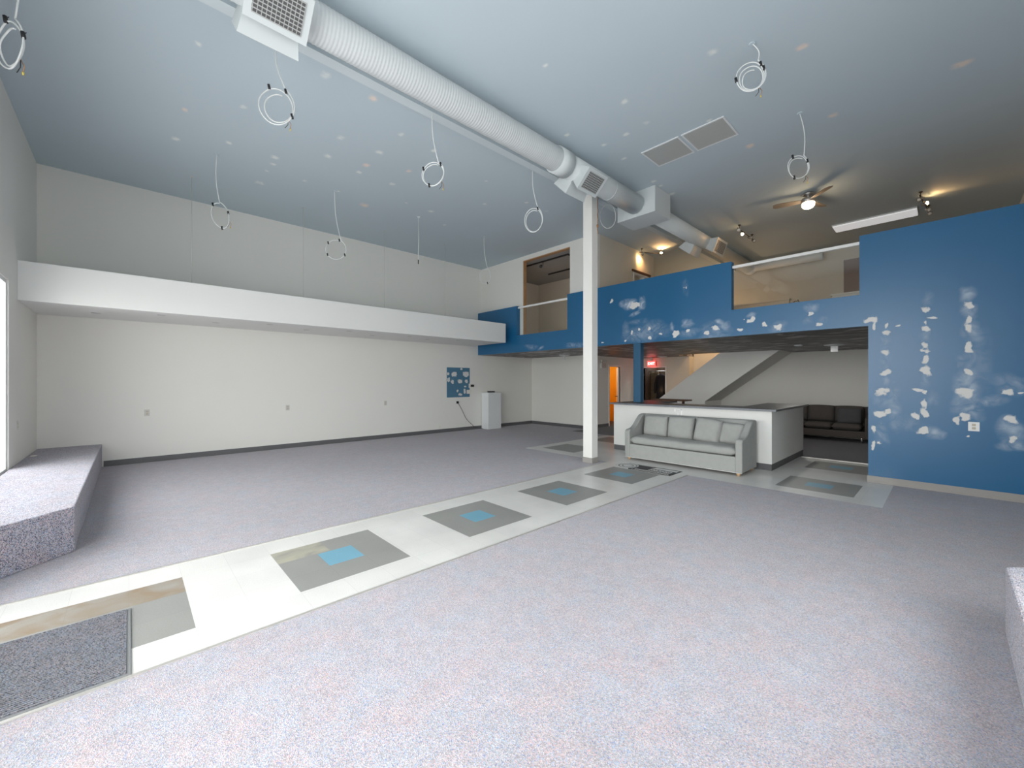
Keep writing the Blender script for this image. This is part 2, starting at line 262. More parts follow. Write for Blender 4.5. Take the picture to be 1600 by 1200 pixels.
M_BROWN = mat('walnut_brown_wood', (.10, .045, .022), .5, .25, 12)
M_DBROWN = mat('dark_stained_timber', (.055, .032, .018), .6, .35, 9)
M_ORANGE = mat('orange_room_paint', (.95, .44, .012), .7, .04, 2)
M_DOORBR = mat('brown_door_veneer', (.20, .115, .07), .5, .12, 10)
M_GLASS = glass('clear_guard_glass', (.97, .985, .98))
M_WGLASS = glass('window_glass', (.98, .99, .99))
M_TGLASS = glass('daylight_dimming_glass', (.80, .81, .81))  # grey tint added to hold back daylight near the entrance
M_ALU = mat('white_window_frame', (.70, .71, .72), .4, .03, 8)
M_TUNG = emit('lit_halogen_bulb', (1, .66, .30), 90)
M_GLOBE = emit('lit_opal_globe', (1, .80, .55), 14)
M_EXIT = emit('red_exit_face', (1, .06, .05), 3.2, (.6, .05, .05))
M_EXITL = emit('lit_exit_letters', (1, .55, .5), 5, (.9, .6, .6))
M_FLUO = emit('softly_lit_diffuser', (.95, .97, 1), .42)
M_MAT = carpet('grey_entry_mat_pile', (.045, .048, .06), (.20, .205, .22))
M_RUBBER = mat('grey_rubber_border', (.20, .205, .21), .5, .05, 30)
M_DECALD = mat('charcoal_floor_graphic', (.035, .035, .037), .6, .1, 12)
M_DECALW = mat('pale_floor_graphic', (.62, .61, .59), .5, .06, 12)
M_COAT = mat('black_coat_cloth', (.012, .012, .014), .9, .2, 20, .3, 90)
M_CLOTH = mat('olive_brown_cloth', (.16, .12, .07), .9, .3, 14, .3, 60)
M_BLADE = mat('taupe_fan_blade', (.24, .20, .165), .4, .08, 10)
M_BRONZE = mat('dark_bronze_metal', (.12, .08, .05), .4, .1, 10, metal=.8)
M_PLATE = mat('ivory_plastic_plate', (.74, .72, .66), .4, .02, 10)
M_PLATE2 = mat('pale_grey_plastic_plate', (.58, .57, .54), .4, .02, 10)
M_ROOMC = mat('grey_upper_room_ceiling', (.36, .38, .40), .8, .02, 1)

# ---------------------------------------------------------------- mesh helpers
def add_box(bm, x0, x1, y0, y1, z0, z1, mi=0):
    v = [bm.verts.new(p) for p in ((x0,y0,z0),(x1,y0,z0),(x1,y1,z0),(x0,y1,z0),(x0,y0,z1),(x1,y0,z1),(x1,y1,z1),(x0,y1,z1))]
    for f in ((0,3,2,1),(4,5,6,7),(0,1,5,4),(1,2,6,5),(2,3,7,6),(3,0,4,7)):
        bm.faces.new([v[i] for i in f]).material_index = mi
    return v
def add_prism(bm, pts, axis, a0, a1, mi=0):
    """polygon pts extruded along axis ('x': pts are (y,z); 'y': (x,z); 'z': (x,y))"""
    def P(p, a):
        return {'x': (a, p[0], p[1]), 'y': (p[0], a, p[1]), 'z': (p[0], p[1], a)}[axis]
    A = [bm.verts.new(P(p, a0)) for p in pts]; B = [bm.verts.new(P(p, a1)) for p in pts]
    n = len(pts)
    bm.faces.new(A).material_index = mi; bm.faces.new(B[::-1]).material_index = mi
    for i in range(n):
        bm.faces.new((A[i], B[i], B[(i+1)%n], A[(i+1)%n])).material_index = mi
def add_tube(bm, path, r, seg=10, mi=0, cap=True):
    path = [Vector(p) for p in path]; rings = []
    up = None
    for i, p in enumerate(path):
        d = (path[min(i+1, len(path)-1)] - path[max(i-1, 0)]).normalized()
        if up is None:
            up = Vector((0,0,1)) if abs(d.z) < .9 else Vector((1,0,0))
        s = d.cross(up)
        if s.length < 1e-5: s = d.cross(Vector((0,1,0)))
        s.normalize(); up = s.cross(d).normalized()
        rr = r[i] if isinstance(r, (list, tuple)) else r
        rings.append([bm.verts.new(p + (s*math.cos(2*math.pi*k/seg) + up*math.sin(2*math.pi*k/seg))*rr) for k in range(seg)])
    for a, b in zip(rings, rings[1:]):
        for k in range(seg):
            f = bm.faces.new((a[k], a[(k+1)%seg], b[(k+1)%seg], b[k])); f.smooth = True; f.material_index = mi
    if cap:
        bm.faces.new(rings[0][::-1]).material_index = mi; bm.faces.new(rings[-1]).material_index = mi
def add_lathe(bm, prof, c, seg=24, mi=0):
    """prof: (radius, z) pairs round the vertical through c"""
    rings = []
    for r, z in prof:
        r = max(r, 1e-4)
        rings.append([bm.verts.new((c[0]+r*math.cos(2*math.pi*k/seg), c[1]+r*math.sin(2*math.pi*k/seg), c[2]+z)) for k in range(seg)])
    for a, b in zip(rings, rings[1:]):
        for k in range(seg):
            f = bm.faces.new((a[k], a[(k+1)%seg], b[(k+1)%seg], b[k])); f.smooth = True; f.material_index = mi
    bm.faces.new(rings[0][::-1]).material_index = mi; bm.faces.new(rings[-1]).material_index = mi
def add_pillow(bm, c, w, d, h, rx=0, ry=0, rz=0, n=12, pw=4.0, mi=0):
    """soft cushion w (x) by d (y, thickness) by h (z)"""
    R = Matrix.Rotation(rz, 3, 'Z') @ Matrix.Rotation(rx, 3, 'X') @ Matrix.Rotation(ry, 3, 'Y')
    def pt(u, v, s):
        e = max(0, (1-abs(u)**pw))**.5*max(0, (1-abs(v)**pw))**.5
        k = 1 - .06*(abs(u)*abs(v))**2
        return Vector(c) + R @ Vector((u*w/2*k*(1-.03*(1-v*v)*abs(u)**6), s*d/2*(.12+.88*e), v*h/2*k))
    g = []
    for s in (-1, 1):
        g.append([[bm.verts.new(pt(-1+2*i/n, -1+2*j/n, s)) for j in range(n+1)] for i in range(n+1)])
    for q, s in zip(g, (-1, 1)):
        for i in range(n):
            for j in range(n):
                vs_ = (q[i][j], q[i+1][j], q[i+1][j+1], q[i][j+1])
                f = bm.faces.new(vs_ if s < 0 else vs_[::-1]); f.smooth = True; f.material_index = mi
    def rim(q): return [q[i][0] for i in range(n)]+[q[n][j] for j in range(n)]+[q[i][n] for i in range(n, 0, -1)]+[q[0][j] for j in range(n, 0, -1)]
    A, B = rim(g[0]), rim(g[1]); m_ = len(A)
    for i in range(m_):
        f = bm.faces.new((A[i], B[i], B[(i+1)%m_], A[(i+1)%m_])); f.smooth = True; f.material_index = mi
def obj(name, bm, m, parent=None, bevel=0.0, seg=2, kind=None, smooth=False):
    bmesh.ops.recalc_face_normals(bm, faces=bm.faces[:])
    me = bpy.data.meshes.new(name)
    bm.to_mesh(me); bm.free()
    for x in (m if isinstance(m, (list, tuple)) else [m]): me.materials.append(x)
    if smooth:
        for p in me.polygons: p.use_smooth = True
    o = bpy.data.objects.new(name, me); COL.objects.link(o)
    if parent: o.parent = parent; o.matrix_parent_inverse = parent.matrix_basis.inverted()
    if bevel:
        b = o.modifiers.new('edge', 'BEVEL'); b.width = bevel; b.segments = seg; b.limit_method = 'ANGLE'; b.angle_limit = math.radians(40)
        w_ = o.modifiers.new('normals', 'WEIGHTED_NORMAL'); w_.keep_sharp = True
    if kind: o['kind'] = kind
    return o
def thing(name, label, cat, loc=(0,0,0), group=None, rotz=0):
    o = bpy.data.objects.new(name, None); COL.objects.link(o); o.location = loc; o.rotation_euler = (0, 0, rotz); o.empty_display_size = .1
    o['label'] = label; o['category'] = cat
    if group: o['group'] = group
    bpy.context.view_layer.update()
    return o
def tag(o, label, cat, group=None):
    o['label'] = label; o['category'] = cat
    if group: o['group'] = group
    return o
def struct(name, bm, m, **k): return obj(name, bm, m, kind='structure', **k)
def boxes(*bs):
    bm = bmesh.new()
    for b in bs: add_box(bm, *b)
    return bm
def point(name, loc, col, power, r=.05):
    l = bpy.data.lights.new(name, 'POINT'); l.color = col; l.energy = power; l.shadow_soft_size = r
    o = bpy.data.objects.new(name, l); COL.objects.link(o); o.location = loc; return o
def downlight(name, loc, col, power, size):
    l = bpy.data.lights.new(name, 'AREA'); l.shape = 'DISK'; l.size = size; l.color = col; l.energy = power
    o = bpy.data.objects.new(name, l); COL.objects.link(o); o.location = loc; return o
def spot(name, loc, target, col, power, ang=80, r=.04):
    l = bpy.data.lights.new(name, 'SPOT'); l.color = col; l.energy = power; l.spot_size = math.radians(ang); l.spot_blend = .5; l.shadow_soft_size = r
    o = bpy.data.objects.new(name, l); COL.objects.link(o); o.location = loc
    o.rotation_euler = (Vector(target)-Vector(loc)).to_track_quat('-Z', 'Y').to_euler(); return o
def patch(bm, lay, c, ux, uy, nrm, rx, ry, a, mi, ragged=.18, soft=False, ang=0.0, off=.002):
    """a filler smear lying on a surface: fan of 3 rings with attribute a falling to the rim"""
    c = Vector(c)+Vector(nrm)*off; ux = Vector(ux); uy = Vector(uy); N = 20
    ca, sa = math.cos(ang), math.sin(ang)
    ph = [random.uniform(0, 6.28) for _ in range(3)]
    def rad(t): return 1+ragged*(.5*math.sin(2*t+ph[0])+.35*math.sin(3*t+ph[1])+.25*math.sin(5*t+ph[2]))
    cen = bm.verts.new(c); cen[lay] = a; prev = None
    for fr, al in (((.45, .75*a), (.8, .25*a), (1.15, 0)) if soft else ((.6, a), (.9, a*.55), (1.2, -.3))):
        ring = []
        for k in range(N):
            t_ = 2*math.pi*k/N; q = fr*rad(t_); x = math.copysign(abs(math.cos(t_))**.75, math.cos(t_))*rx*q; y = math.copysign(abs(math.sin(t_))**.75, math.sin(t_))*ry*q
            v = bm.verts.new(c+ux*(x*ca-y*sa)+uy*(x*sa+y*ca)); v[lay] = al; ring.append(v)
        for k in range(N):
            if prev is None: f = bm.faces.new((cen, ring[k], ring[(k+1)%N]))
            else: f = bm.faces.new((prev[k], ring[k], ring[(k+1)%N], prev[(k+1)%N]))
            f.material_index = mi
        prev = ring

# ---------------------------------------------------------------- floor: carpet with inlaid vinyl walkway
xs = set([XA, XR]); ys = set([YF, YE])
RECTS = []   # later entries win: (x0,x1,y0,y1,material index)
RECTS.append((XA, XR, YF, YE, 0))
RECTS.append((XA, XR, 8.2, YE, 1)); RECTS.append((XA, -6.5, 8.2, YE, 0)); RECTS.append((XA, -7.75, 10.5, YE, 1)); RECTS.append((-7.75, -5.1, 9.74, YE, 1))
RECTS.append((-4.32, -2.83, YF, 6.5, 2)); RECTS.append((-6.5, -.52, 6.5, 8.02, 2)); RECTS.append((-6.5, -.8, 8.02, 9.76, 2))
SQ = [(-4.01, .89), (-4.01, 2.39), (-4.01, 3.86), (-4.01, 5.35)]
for x, y in SQ: RECTS.append((x, x+.865, y, y+.87, 3))
for x in (-6.25, -1.70):
    for y in (6.82, 8.6): RECTS.append((x, x+.88, y, y+.86, 3))
RECTS.append((-4.01, -3.13, -.6, .295, 3))
RECTS.append((-4.01, -3.75, .89, 1.30, 6)); RECTS.append((-4.01, -3.72, -.6, .295, 5))
for x, y in SQ: RECTS.append((x+.275, x+.575, y+.3, y+.59, 4))
for x in (-1.70,):
    for y in (6.82, 8.6): RECTS.append((x+.29, x+.60, y+.29, y+.58, 4))
for r_ in RECTS:
    xs.update(r_[:2]); ys.update(r_[2:4])
xs = sorted(xs); ys = sorted(ys)
bm = bmesh.new(); vd = {}
def fv(x, y):
    if (x, y) not in vd: vd[(x, y)] = bm.verts.new((x, y, 0))
    return vd[(x, y)]
for i in range(len(xs)-1):
    for j in range(len(ys)-1):
        cx, cy = (xs[i]+xs[i+1])/2, (ys[j]+ys[j+1])/2; mi = 0
        for r_ in RECTS:
            if r_[0] < cx < r_[1] and r_[2] < cy < r_[3]: mi = r_[4]
        bm.faces.new((fv(xs[i], ys[j]), fv(xs[i+1], ys[j]), fv(xs[i+1], ys[j+1]), fv(xs[i], ys[j+1]))).material_index = mi
ob = struct('floor', bm, [M_CARPET, M_CARPETD, M_VW, M_VG, M_VB, M_VBR, M_VGS])
# metal thresholds where carpet meets tile
struct('trim_1', boxes((-1.98, -.8, 9.755, 9.785, 0, .008)), M_STRIP)
struct('trim_2', boxes((-2.845, -2.825, YF, 6.5, 0, .006)), M_STRIP)
struct('trim_3', boxes((-4.335, -4.315, YF, 6.5, 0, .006)), M_STRIP)

# ---------------------------------------------------------------- walls
T = .15
bm = boxes((XA-T, XA, YF-T, YE, 0, ZC)); struct('wall_left', bm, M_WALL)
# front wall: solid pieces around the shopfront openings
W1, D1, W2 = (-8.04, -4.70), (-4.32, -2.83), (-2.45, -.20)
HT, W3 = 3.8, 3.65   # heads of unseen transom and right window, raised for deeper daylight; end of the side window
bm = boxes((XA, W1[0], YF-T, YF, 0, ZC), (W1[1], D1[0], YF-T, YF, 0, ZC), (D1[1], W2[0], YF-T, YF, 0, ZC), (W2[1], XR, YF-T, YF, 0, ZC),
           (W1[0], W1[1], YF-T, YF, 0, .37), (W2[0], W2[1], YF-T, YF, 0, .37), (W1[0], W1[1], YF-T, YF, 2.77, ZC), (D1[0], D1[1], YF-T, YF, HT, ZC), (W2[0], W2[1], YF-T, YF, HT, ZC))
struct('wall_front', bm, M_WALL)
bm = boxes((XR, XR+T, YF-T, .4, 0, ZC), (XR, XR+T, W3, YE, 0, ZC), (XR, XR+T, .4, W3, 0, .41), (XR, XR+T, .4, W3, 2.77, ZC))
struct('wall_right', bm, M_WALL)
def window(name, a0, a1, z0, z1, axis, at, n, gm=None):
    """shopfront window: frame with mullions and one pane mesh"""
    bm = bmesh.new(); f = .045
    def B(u0, u1, w0, w1, d0, d1):
        if axis == 'x': add_box(bm, u0, u1, at+d0, at+d1, w0, w1)
        else: add_box(bm, at+d0, at+d1, u0, u1, w0, w1)
    B(a0, a1, z0, z0+f, -.10, -.02); B(a0, a1, z1-f, z1, -.10, -.02)
    for i in range(n+1):
        u = a0 + (a1-a0-f)*i/n; B(u, u+f, z0+f, z1-f, -.10, -.02)
    root = struct(name, bm, M_ALU)
    bm = bmesh.new()
    if axis == 'x': add_box(bm, a0+.02, a1-.02, at-.065, at-.055, z0+.02, z1-.02)
    else: add_box(bm, at-.065, at-.055, a0+.02, a1-.02, z0+.02, z1-.02)
    obj('window_pane', bm, gm or M_WGLASS, root)
window('window_1', W1[0], W1[1], .37, 2.77, 'x', YF-.0, 3, M_TGLASS)
window('window_2', W2[0], W2[1], .37, HT, 'x', YF-.0, 2)
window('window_added_transom', D1[0], D1[1], 2.7, HT, 'x', YF-.0, 1, M_TGLASS)  # unseen transom, added to let daylight reach deeper
window('window_3', .4, W3, .41, 2.77, 'y', XR+.12, 3, M_TGLASS)
bm = bmesh.new()
for x0, x1 in ((D1[0], D1[0]+.05), (D1[1]-.05, D1[1]), (-3.62, -3.54)): add_box(bm, x0, x1, YF-.10, YF-.03, 0, 2.7)
add_box(bm, D1[0]+.05, -3.62, YF-.10, YF-.03, 0, .1); add_box(bm, -3.54, D1[1]-.05, YF-.10, YF-.03, 0, .1)
add_box(bm, D1[0]+.05, -3.62, YF-.10, YF-.03, 2.62, 2.7); add_box(bm, -3.54, D1[1]-.05, YF-.10, YF-.03, 2.62, 2.7)
d1 = struct('door_1', bm, M_ALU)
obj('door_pane', boxes((D1[0]+.04, D1[1]-.04, YF-.07, YF-.06, .09, 2.65)), M_TGLASS, d1)
bm = bmesh.new()
for x in (-3.70, -3.46): add_tube(bm, [(x, YF-.02, .95), (x, YF+.04, .97), (x, YF+.04, 1.25), (x, YF-.02, 1.27)], .012)
obj('door_handle', bm, M_CHROME, d1)

# ceiling, with its old filler dots
bm = boxes((XA-T, XR+T, YF-T, YE+T, ZC, ZC+.2)); lay = bm.verts.layers.float.new('a')
for x, y, r_, k in CC: patch(bm, lay, (x, y, ZC), (1,0,0), (0,1,0), (0,0,-1), r_*1.15, r_*1.0, 1.5, 1+k, soft=True)
struct('ceiling', bm, [M_CEIL, M_FILLC, M_FILLP])
# drop beam that the white column carries
struct('trim_4', boxes((-4.635, -4.50, YF, YE, 4.95, ZC)), mat('pale_beam_paint', (.60, .67, .70), .7, .02, 2))

# blue wall and parapet of the upper floor, one continuous painted face with stepped openings
ZT, ZTL, ZO = 3.70, 3.65, 2.81
PB = .13
bm = bmesh.new()
GX = [XA, -8.38, -6.54, -2.70, -.90, -.80, XR]; GZ = [0, ZU, ZO, ZTL, ZT]
def solid(x, z):
    if z < ZU: return x > -.80
    if z < ZO: return True
    if -8.38 < x < -6.54 or -2.70 < x < -.90: return False
    return z < ZTL or x > -8.38
Y0, Y1 = YB, YB+PB
def cell(i, j): return 0 <= i < len(GX)-1 and 0 <= j < len(GZ)-1 and solid((GX[i]+GX[i+1])/2, (GZ[j]+GZ[j+1])/2)
def fine(g, step):
    out = []
    for p, q in zip(g, g[1:]):
        n = max(1, int(math.ceil((q-p)/step))); out += [p+(q-p)*k/n for k in range(n)]
    return out+[g[-1]]
FX, FZ = fine(GX, .018), fine(GZ, .018); vd = {}
for i in range(len(FX)-1):
    for j in range(len(FZ)-1):
        if not solid((FX[i]+FX[i+1])/2, (FZ[j]+FZ[j+1])/2): continue
        q = []
        for a_, b_ in ((i, j), (i+1, j), (i+1, j+1), (i, j+1)):
            if (a_, b_) not in vd: vd[(a_, b_)] = bm.verts.new((FX[a_], Y0, FZ[b_]))
            q.append(vd[(a_, b_)])
        bm.faces.new(q)
for i in range(len(GX)-1):
    for j in range(len(GZ)-1):
        if not cell(i, j): continue
        x0, x1, z0, z1 = GX[i], GX[i+1], GZ[j], GZ[j+1]; F = [((x1,Y1,z0),(x0,Y1,z0),(x0,Y1,z1),(x1,Y1,z1))]
        if not cell(i-1, j): F.append(((x0,Y1,z0),(x0,Y0,z0),(x0,Y0,z1),(x0,Y1,z1)))
        if not cell(i+1, j): F.append(((x1,Y0,z0),(x1,Y1,z0),(x1,Y1,z1),(x1,Y0,z1)))
        if not cell(i, j-1): F.append(((x0,Y1,z0),(x1,Y1,z0),(x1,Y0,z0),(x0,Y0,z0)))
        if not cell(i, j+1): F.append(((x0,Y0,z1),(x1,Y0,z1),(x1,Y1,z1),(x0,Y1,z1)))
        for f_ in F: bm.faces.new([bm.verts.new(p) for p in f_])
me = bpy.data.meshes.new('wall_blue'); bm.to_mesh(me); bm.free(); me.materials.append(M_BLUE)
wb = bpy.data.objects.new('wall_blue', me); COL.objects.link(wb); wb['kind'] = 'structure'
co = np.empty(len(me.vertices)*3, dtype=np.float32); me.vertices.foreach_get('co', co); co = co.reshape(-1, 3)
front = np.abs(co[:, 1]-Y0) < 1e-5
fill = np.full(len(co), -2.0); hz = np.zeros(len(co)); rng = np.random.RandomState(4)
def spread(x, z, rx, rz, rag, ang=0.0):
    dx, dz = co[:, 0]-x, co[:, 2]-z; ca, sa = math.cos(ang), math.sin(ang); u, v = (dx*ca+dz*sa)/rx, (-dx*sa+dz*ca)/rz
    t_ = np.arctan2(v, u); ph = rng.uniform(0, 6.28, 3)
    return (np.abs(u)**2.6+np.abs(v)**2.6)**(1/2.6)/(1+rag*(.5*np.sin(2*t_+ph[0])+.35*np.sin(3*t_+ph[1])+.25*np.sin(5*t_+ph[2])))
for x, z, rx, rz in BS:
    r_ = spread(x, z, max(rx, .016), max(rz, .014), .30); fill = np.maximum(fill, np.where(r_ < .5, .95, np.maximum(-2, .95-1.9*(r_-.5))))
for x, z, rx, rz, a in BH:
    r_ = spread(x, z, rx*1.25, rz*1.25, .25, .35 if rx > 2.2*rz and a > .2 else 0)
    hz = 1-(1-hz)*(1-np.clip(1.55*a*np.clip(1.15-r_, 0, 1)**.8, 0, .8))
fill[~front] = -2; hz[~front] = 0
for nm, arr in (('fill', fill), ('haze', hz)):
    at_ = me.attributes.new(nm, 'FLOAT', 'POINT'); at_.data.foreach_set('value', arr.astype(np.float32))
# upper floor slab: dark underside, carpet never seen
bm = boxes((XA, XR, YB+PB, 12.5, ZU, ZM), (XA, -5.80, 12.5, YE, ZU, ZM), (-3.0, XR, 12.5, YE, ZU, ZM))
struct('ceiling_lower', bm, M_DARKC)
# lower level walls behind
struct('wall_lower_left', boxes((XA, -7.75, 10.5, 10.6, 0, ZU)), M_WALL)
struct('wall_corridor', boxes((-7.85, -7.75, 10.6, 11.76, 0, ZU), (-7.85, -7.75, 12.42, YE, 0, ZU), (-7.85, -7.75, 11.76, 12.42, 2.0, ZU)), M_WALL)
struct('wall_exit', boxes((-7.75, -7.43, 13.45, 13.55, 0, ZU), (-6.62, -5.80, 13.45, 13.55, 0, ZU), (-7.43, -6.62, 13.45, 13.55, 1.98, ZU), (-5.90, -5.80, 13.55, YE, 0, ZU)), M_WARM)  # cream colour stands in for shade and warm light on this wall
struct('wall_back', boxes((-9.2, XR+T, YE+.75, YE+.85, 0, ZU), (-4.93, -4.40, YE, YE+.1, 0, 1.31), (-4.40, XR, YE, YE+.1, 0, ZU), (-9.2, -5.80, YE, YE+.1, ZU, ZC)), M_WALL)
struct('wall_stair', boxes((-5.80, -4.93, YE, YE+.1, 0, ZC), (-4.93, -4.40, YE, YE+.1, 1.31, ZC), (-4.40, XR, YE, YE+.1, ZU, ZC)), M_WARM)  # stairwell part of the back wall coloured cream for its warm light
# upper room on the left: front wall with the wide opening, side wall with interior window, back wall
struct('wall_upper_front', boxes((XA, -8.25, YB+PB, YB+PB+.1, ZM, ZC), (-6.56, -5.73, YB+PB, YB+PB+.1, ZM, ZC), (-8.25, -6.56, YB+PB, YB+PB+.1, 4.93, ZC)), M_WALL)
struct('wall_upper_side', boxes((-5.83, -5.73, YB+PB+.1, 9.82, ZM, ZC), (-5.83, -5.73, 10.62, 10.95, ZM, ZC), (-5.83, -5.73, 9.82, 10.62, ZM, 3.5), (-5.83, -5.73, 9.82, 10.62, 4.42, ZC)), M_WARM)
struct('wall_upper_back', boxes((XA, -5.83, 10.85, 10.95, ZM, ZC), (-7.85, -7.75, 10.95, YE, ZM, ZC)), M_WARM)
struct('ceiling_upper_room', boxes((XA, -5.83, YB+PB+.1, 10.85, 4.99, 5.05)), M_ROOMC)
struct('trim_5', boxes((-8.25, -8.225, YB+PB-.002, YB+PB+.11, ZM, 4.93), (-8.225, -6.56, YB+PB-.002, YB+PB+.11, 4.905, 4.93)), M_JAMB)
# baseboards
struct('baseboard_left', boxes((XA, XA+.012, -.33, 10.5, 0, .10)), M_BASE)
struct('baseboard_back', boxes((XA+.012, -7.75, 10.488, 10.5, 0, .10), (-7.75, -7.738, 10.5, 11.70, 0, .10)), M_BASE)
struct('baseboard_blue', boxes((-.80, XR, YB-.012, YB, 0, .10), (-.812, -.80, YB-.012, YB+PB, 0, .10)), M_BASE2)

# orange lit room behind the corridor door
struct('wall_orange_room', boxes((-9.2, -9.1, 11.2, YE, 0, ZU), (-9.1, -7.85, 11.2, 11.3, 0, ZU), (-9.1, -7.85, 13.3, 13.4, 0, ZU)), M_ORANGE)
d = struct('door_2', boxes((-7.86, -7.735, 11.70, 11.76, 0, 2.06), (-7.86, -7.735, 12.42, 12.48, 0, 2.06), (-7.86, -7.735, 11.76, 12.42, 2.0, 2.06)), M_TRIMW)
bm = bmesh.new(); add_box(bm, 0, .04, 0, .0, 0, 1.98) if False else None
add_prism(bm, [(-7.80, 12.36), (-7.77, 12.39), (-8.20, 12.96), (-8.23, 12.93)], 'z', .01, 1.98); lf = obj('door_leaf', bm, M_TRIMW, d)
bm = bmesh.new(); add_tube(bm, [(-7.86, 12.42, .98), (-7.90, 12.38, .98), (-7.98, 12.47, .98)], .012); obj('door_handle', bm, M_BLACK, lf)
point('lamp_orange_room', (-8.5, 12.0, 2.1), (1, .88, .65), 22)
# dim store behind the exit doorway
struct('wall_store', boxes((-7.75, -6.3, 14.4, 14.45, 0, ZU), (-7.75, -7.43, 13.55, 14.4, 0, ZU), (-6.62, -6.3, 13.55, 14.4, 0, ZU)), M_DBROWN)
d = struct('door_3', boxes((-7.47, -7.43, 13.435, 13.56, 0, 2.02), (-6.62, -6.58, 13.435, 13.56, 0, 2.02), (-7.43, -6.62, 13.435, 13.56, 1.98, 2.02)), M_TRIMW)
bm = boxes((-6.68, -6.63, 13.58, 14.30, .01, 1.96)); obj('door_leaf', bm, M_BROWN, d)

# ================================================================ THINGS
# ---------------------------------------------------------------- long boxed ledge on the left wall
XB0 = -8.57
t = thing('light_ledge', 'long white boxed ledge hung along the left wall, with small recessed lights underneath', 'ledge', (-9.3, 3.3, 2.6))
obj('ledge_box', boxes((XA, XB0, YF, 7.80, 2.60, 3.14)), M_WHITE if False else M_WALL2, t, bevel=.006)
for x, y in [(-9.35,-.39),(-8.90,.39),(-9.35,1.18),(-8.95,1.98),(-9.33,2.75),(-8.92,3.5),(-9.4,4.24),(-8.92,4.97),(-9.3,5.7),(-8.90,6.4)]:
    bm = bmesh.new(); add_lathe(bm, [(.03, -.001), (.034, -.004), (.055, -.006), (.058, 0)], (x, y, 2.60), 20)
    q = obj('recessed_light', bm, M_CHROME, t)
# thin steel wires that hold the ledge
g = None
for i, (x, y, l) in enumerate([(-8.96,.79,'thin steel hanger wire nearest the front windows, down to the white ledge'),(-9.02,2.6,'thin steel hanger wire down to the ledge, second from the front windows'),(-9.1,4.4,'thin steel hanger wire down to the ledge, between the two short cable drops'),(-8.95,6.0,'thin steel hanger wire down to the ledge, nearest the blue parapet')]):
    bm = bmesh.new(); add_tube(bm, [(x, y, 3.14), (x, y, ZC)], .0045, 6); add_lathe(bm, [(.02, -.012), (.02, 0)], (x, y, ZC), 10)
    tag(obj('hanger_wire', bm, M_PLATE2), l, 'wire', 'hanger wires of the white ledge')

# ---------------------------------------------------------------- carpeted window seats
bm = bmesh.new(); add_prism(bm, [(XA, YF), (-4.53, YF), (-5.26, -.35), (XA, -.35)], 'z', 0, .40)
tag(obj('window_platform', bm, M_CARPETP, bevel=.012), 'low carpeted window seat with a slanted end along the left front window', 'platform')
bm = bmesh.new(); add_prism(bm, [(.24, -.35), (.24, 3.80), (.36, 3.92), (XR, 3.92), (XR, -.35)], 'z', 0, .40)
tag(obj('window_platform', bm, M_CARPETP, bevel=.012), 'low carpeted window seat end at the right edge of the photo', 'platform')
bm = boxes((-9.27, -9.16, -1.06, -1.00, .40, .404)); tag(obj('outlet_plate', bm, M_PLATE), 'small flat white plate lying on top of the left carpeted window seat', 'outlet cover')

# ---------------------------------------------------------------- columns
t = thing('support_column', 'square white column standing from floor to ceiling beam', 'column', (-4.54, 6.25, 0))
obj('shaft', boxes((-4.63, -4.43, 6.16, 6.34, .0, 4.95)), M_COLUMN, t, bevel=.006)
obj('column_base', boxes((-4.638, -4.422, 6.152, 6.348, .001, .10)), M_BASE2, t, bevel=.004)
bm = bmesh.new(); random.seed(3)
add_tube(bm, [(-4.425, 6.33, 4.9-i*.05 if i else 4.95) + () if False else (-4.42+.004*math.sin(i*2.1), 6.325+.006*math.sin(i*1.3), 4.95-i*.045) for i in range(17)], .006, 6)
add_lathe(bm, [(.01, -.03), (.02, -.01), (.02, .01), (.01, .03)], (-4.42, 6.32, 4.38), 10)
obj('bare_wire', bm, M_COPPER, t)
t = tag(obj('support_post', boxes((-4.70, -4.53, 8.06, 8.20, 1.045, ZU)), M_BLUE3, bevel=.004), 'narrow blue post between the grey counter top and the blue parapet', 'post')

# ---------------------------------------------------------------- glass guards
for x0, x1, l in ((-8.38, -6.54, 'clear glass guard with white top rail in the left notch of the blue parapet'), (-2.70, -.90, 'clear glass guard with white top rail in the right notch of the blue parapet')):
    t = thing('glass_guard', l, 'glass guard', ((x0+x1)/2, YB+.06, ZO), 'glass guards of the upper floor')
    obj('glass_sheet', boxes((x0+.004, x1-.004, YB+.055, YB+.065, ZO+.002, 3.58)), M_GLASS, t)
    obj('top_rail', boxes((x0+.002, x1-.002, YB+.035, YB+.085, 3.575, 3.625)), M_TRIMW, t, bevel=.008)

# ---------------------------------------------------------------- the round duct
DX, DZ, DR = -3.985, 4.81, .176
t = thing('air_duct', 'large white round air duct running under the ceiling from front to back', 'duct', (DX, 5, DZ))
bm = bmesh.new(); ys_ = []; y = YF+.02; i = 0
pa = []; rr = []
while y < 4.62:
    pa.append((DX, y, DZ)); rr.append(DR-.008 + (.0022 if i % 2 else -.0012)); y += .020; i += 1
add_tube(bm, pa, rr, 28); obj('ribbed_sleeve', bm, M_FLEX, t, smooth=True)
bm = bmesh.new(); add_tube(bm, [(DX, 4.62, DZ), (DX, 4.88, DZ)], DR+.016, 40); obj('duct_collar', bm, M_DUCT, t)
bm = bmesh.new(); add_tube(bm, [(DX, 4.88, DZ), (DX, 6.93, DZ)], DR, 48); add_tube(bm, [(DX, 6.02, DZ), (DX, 6.035, DZ)], DR+.003, 48); add_tube(bm, [(DX, 6.915, DZ), (DX, 6.929, DZ)], DR+.006, 48); obj('metal_pipe', bm, M_DUCT, t)
bm = boxes((DX-.40, DX+.38, 6.93, 7.53, 4.585, ZC)); obj('plenum_box', bm, M_DUCT, t, bevel=.004)
